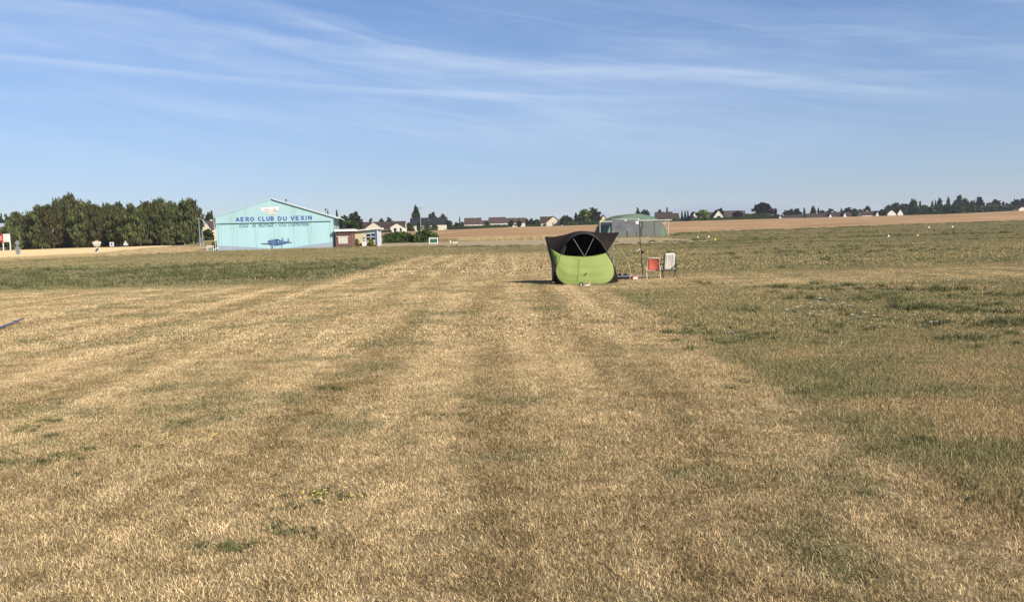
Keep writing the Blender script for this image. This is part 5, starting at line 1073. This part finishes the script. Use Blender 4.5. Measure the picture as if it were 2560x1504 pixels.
MB().tube([Vector((rp[-1].x, -.25, .015)), Vector((rp[-1].x, .25, .015))], .018, 6).build('foot', M['steel'], bd); MB().tube([Vector((lp[-1].x, -.25, .015)), Vector((lp[-1].x, .25, .015))], .018, 6).build('foot', M['steel'], bd)
a_ = rp[2]+root; rb2 = MB()
for dx, dz, s in ((-.12, -.03, .03), (-.05, .0, .035), (-.16, -.08, .022), (.04, -.07, .03), (-.02, -.1, .025)):
    rb2.add([(dx-s, -.02, dz-s*.5), (dx+s*.3, -.03, dz-s), (dx+s, -.02, dz+s*.6), (dx-s*.2, -.025, dz+s)], [(0, 1, 2, 3)])
o = rb2.build('ribbon_bundle', M['offwhite'], bd, rp[2]); o.modifiers.new('t', 'SOLIDIFY').thickness = .006
mb = MB(); mb.lathe([(.02, -.04), (.05, -.02), (.05, .05), (.02, .07)], 8); mb.build('clamp', M['black'], bd, rp[2]+Vector((.06, -.02, -.12)))
rp0 = lp[2]+root
rope([rp0, bz(350, 740, YB-.1), bz(440, 706, YB-.2), bz(500, 790, YB-.3), bz(545, 860, YB-.4), bz(590, 935, YB-.5), Vector((bz(700, 1300, YB-.9).x, YB-.9, .0))], 'frayed pale cord looping from the board frame to the turf', 'chair_frame', .006, 'cord')

# ------------------------------------------------------------------ crate and red bag
Yc = hit(1558, 699).y; c0 = bz(370, 1380, Yc); c1 = bz(640, 1380, Yc); cw = c1.x-c0.x
e = thing('black_crate', (c0.x, Yc, 0), 'low black crate with pale rim full of dark gear beside the tent', 'crate', R(-2)); ht = .145
MB().box(0, cw, 0, .02, 0, ht).box(0, cw, .36, .38, 0, ht).box(0, .02, .021, .359, 0, ht).box(cw-.02, cw, .021, .359, 0, ht).box(.021, cw-.021, .021, .359, 0, .02).build('body', M['black'], e)
MB().box(-.015, cw+.015, -.012, .0, ht-.035, ht).box(cw+.001, cw+.014, .0, .38, ht-.035, ht).build('rim', M['greysign'], e)
for i in range(7):
    q = .04+i*(cw-.1)/6; mb = MB(); mb.lathe([(.03, .03), (.034, .1), (.03, ht+.02+.02*(i % 3)), (.012, ht+.045+.025*(i % 3))], 8); mb.build('stored_gear', M['white'] if i == 3 else M['black'], e, (q, .12+.05*(i % 2), 0))
g = bz(750, 1385, Yc-.05); e = thing('red_bag', (g.x, Yc-.05, 0), 'small red and white bag lying next to the black crate', 'bag')
mb = MB(); n_ = 10; prof = [(.13, 0, .0), (.145, .0, .05), (.12, .0, .10), (.05, 0, .125)]; V = []
for r_, _, z_ in prof:
    for k_ in range(n_): V.append((r_*math.cos(k_*.628)*(1+.08*math.sin(k_*2.1)), r_*.7*math.sin(k_*.628), z_*(1+.15*math.sin(k_*1.7))))
mb.add(V, [(j*n_+k_, j*n_+(k_+1) % n_, (j+1)*n_+(k_+1) % n_, (j+1)*n_+k_) for j in range(3) for k_ in range(n_)]+[tuple(range(3*n_, 4*n_))]); mb.build('bag_body', M['red'], e, smooth=True)
mb = MB(); mb.add([(-.07, -.125, .02), (.09, -.125, .03), (.10, -.10, .10), (-.06, -.105, .09)], [(0, 1, 2, 3)]); o = mb.build('white_patch', M['white'], e); o.modifiers.new('t', 'SOLIDIFY').thickness = .01

# ------------------------------------------------------------------ folding chairs (seen from behind)
def chair(px, py, name, w, htop, zb, cloth, frame, label, arm, leg_r, rz):
    g = hit(px, py); e = thing(name, g, label, 'chair', rz); hw = w/2
    yb = .12; yt = -.10                                   # the backrest leans toward the camera
    L = lambda z: yb+(yt-yb)*(z-zb)/(htop-zb)
    zt = htop-.02
    fr = [(-hw, L(zb-.05), zb-.05), (-hw, L(htop*.75), htop*.75), (-hw, L(zt-.07), zt-.07), (-hw+.02, L(zt-.02), zt-.02), (-hw+.07, L(zt), zt), (hw-.07, L(zt), zt), (hw-.02, L(zt-.02), zt-.02), (hw, L(zt-.07), zt-.07), (hw, L(htop*.75), htop*.75), (hw, L(zb-.05), zb-.05)]
    MB().tube(fr, leg_r, 7).build('back_frame', frame, e, smooth=True)
    iw = hw-.018; mb = MB(); nu, nv = 7, 9; V = []
    for j in range(nv):
        v = j/(nv-1); z = zb+(htop-.055-zb)*v
        for i in range(nu): u = i/(nu-1); V.append((-iw+2*iw*u, L(z)+.022*math.sin(math.pi*u)*math.sin(math.pi*v), z))
    mb.add(V, [(j*nu+i, j*nu+i+1, (j+1)*nu+i+1, (j+1)*nu+i) for j in range(nv-1) for i in range(nu-1)]); o = mb.build('backrest', cloth, e, smooth=True); o.modifiers.new('t', 'SOLIDIFY').thickness = .008
    MB().tube([(-hw, L(zb), zb-.01), (hw, L(zb), zb-.01)], leg_r*.8, 6).build('lower_rail', frame, e)
    zs = zb-.02; mb = MB(); V = []
    for j in range(5):
        v = j/4
        for i in range(5): u = i/4; V.append((-iw+2*iw*u, yb+.02+.40*v, zs+.05*v-.025*math.sin(math.pi*u)*math.sin(math.pi*v)))
    mb.add(V, [(j*5+i, j*5+i+1, (j+1)*5+i+1, (j+1)*5+i) for j in range(4) for i in range(4)]); o = mb.build('seat', cloth, e, smooth=True); o.modifiers.new('t', 'SOLIDIFY').thickness = .008
    for s in (-1, 1):
        x = s*(hw+.022)
        MB().tube([(s*hw, yb+.02, zs), (s*hw, yb+.42, zs+.05)], leg_r*.9, 6).build('seat_rail', frame, e)
        MB().tube([(x, .34, zb*1.15), (x, .05, zb*.55), (x*1.04, -.08, 0)], leg_r, 6).build('leg', frame, e)
        MB().tube([(x*.97, .02, zb*1.1), (x*.97, .22, zb*.5), (x, .46, 0)], leg_r, 6).build('leg', frame, e)
        if arm:
            MB().tube([(x, .02, zb*1.1), (x*1.05, .0, zb+.20)], leg_r*.9, 6).build('arm_post', frame, e)
            MB().box(min(x*1.18, x*.98), max(x*1.18, x*.98), -.06, .36, zb+.20, zb+.235).build('armrest', frame, e)
        else:
            MB().box(min(x*1.1, x*.95), max(x*1.1, x*.95), -.0, .09, zb-.0, zb+.12).build('hinge_plate', frame, e)
    MB().tube([(-hw-.02, -.06, .03+zb*.25), (hw+.02, -.06, .03+zb*.25)][::1], leg_r*.001+.004, 4).build('stretcher', frame, e)
    return e
pm_ = hit(1634, 698).y/F
chair(1634, 697.5, 'folding_chair', 30*pm_, 54.5*pm_, 22*pm_, M['chair_red'], M['chair_frame'], 'low red cloth folding chair with cream frame', False, .014, R(-3))
chair(1675, 694.5, 'folding_chair', 30*pm_, 67*pm_, 19*pm_, M['stripe'], M['dark'], 'taller striped grey and white folding chair with black frame', True, .013, R(3))

# ------------------------------------------------------------------ purple pole and white tapes on the turf
a = hit(58, 806); b = hit(-120, 868); a.z = .09; b.z = .02; mid_ = (a+b)*.5
mb = MB(); mb.tube([b-b, (mid_-b), (a-b)], .03, 7, .018); e = tag(mb.build('purple_pole', M['purple_pole'], None, b), 'slim purple pole resting on the dry turf', 'pole')
mb = MB(); c_ = hit(40, 806.5); mb.lathe([(.05, 0), (.05, .04), (.03, .06)], 8); tag(mb.build('pole_rest', M['dark'], None, c_), 'small dark support under the purple pole tip', 'support')
for p0, p1, lb in (((985, 683), (1058, 677.5), 'longer white tape stretched on the mown strip'), ((1205, 679), (1236, 677), 'short white tape lying on the mown strip')):
    A_, B_ = hit(*p0), hit(*p1); mb = MB(); L_ = B_-A_; mb.add([(0, -.015, .04), (L_.x, L_.y-.015, .04), (L_.x, L_.y+.015, .045), (0, .015, .045)], [(0, 1, 2, 3)]); o = mb.build('marking_tape', M['offwhite'], None, A_); o.modifiers.new('t', 'SOLIDIFY').thickness = .01; tag(o, lb, 'tape')

# ------------------------------------------------------------------ air
mb = MB(); mb.box(-4200, 4200, -300, 3600, -1.2, 70); hzm = bpy.data.materials.new('haze_air'); hzm.use_nodes = True; n = NB(hzm.node_tree); n.N.clear()
out = n.N.new('ShaderNodeOutputMaterial'); pv = n.N.new('ShaderNodeVolumePrincipled'); pv.inputs['Color'].default_value = (.80, .88, 1, 1); pv.inputs['Density'].default_value = .0001
n.L.new(pv.outputs[0], out.inputs['Volume']); tag(mb.build('haze', hzm), 'thin summer haze over the fields', 'haze', kind='stuff')
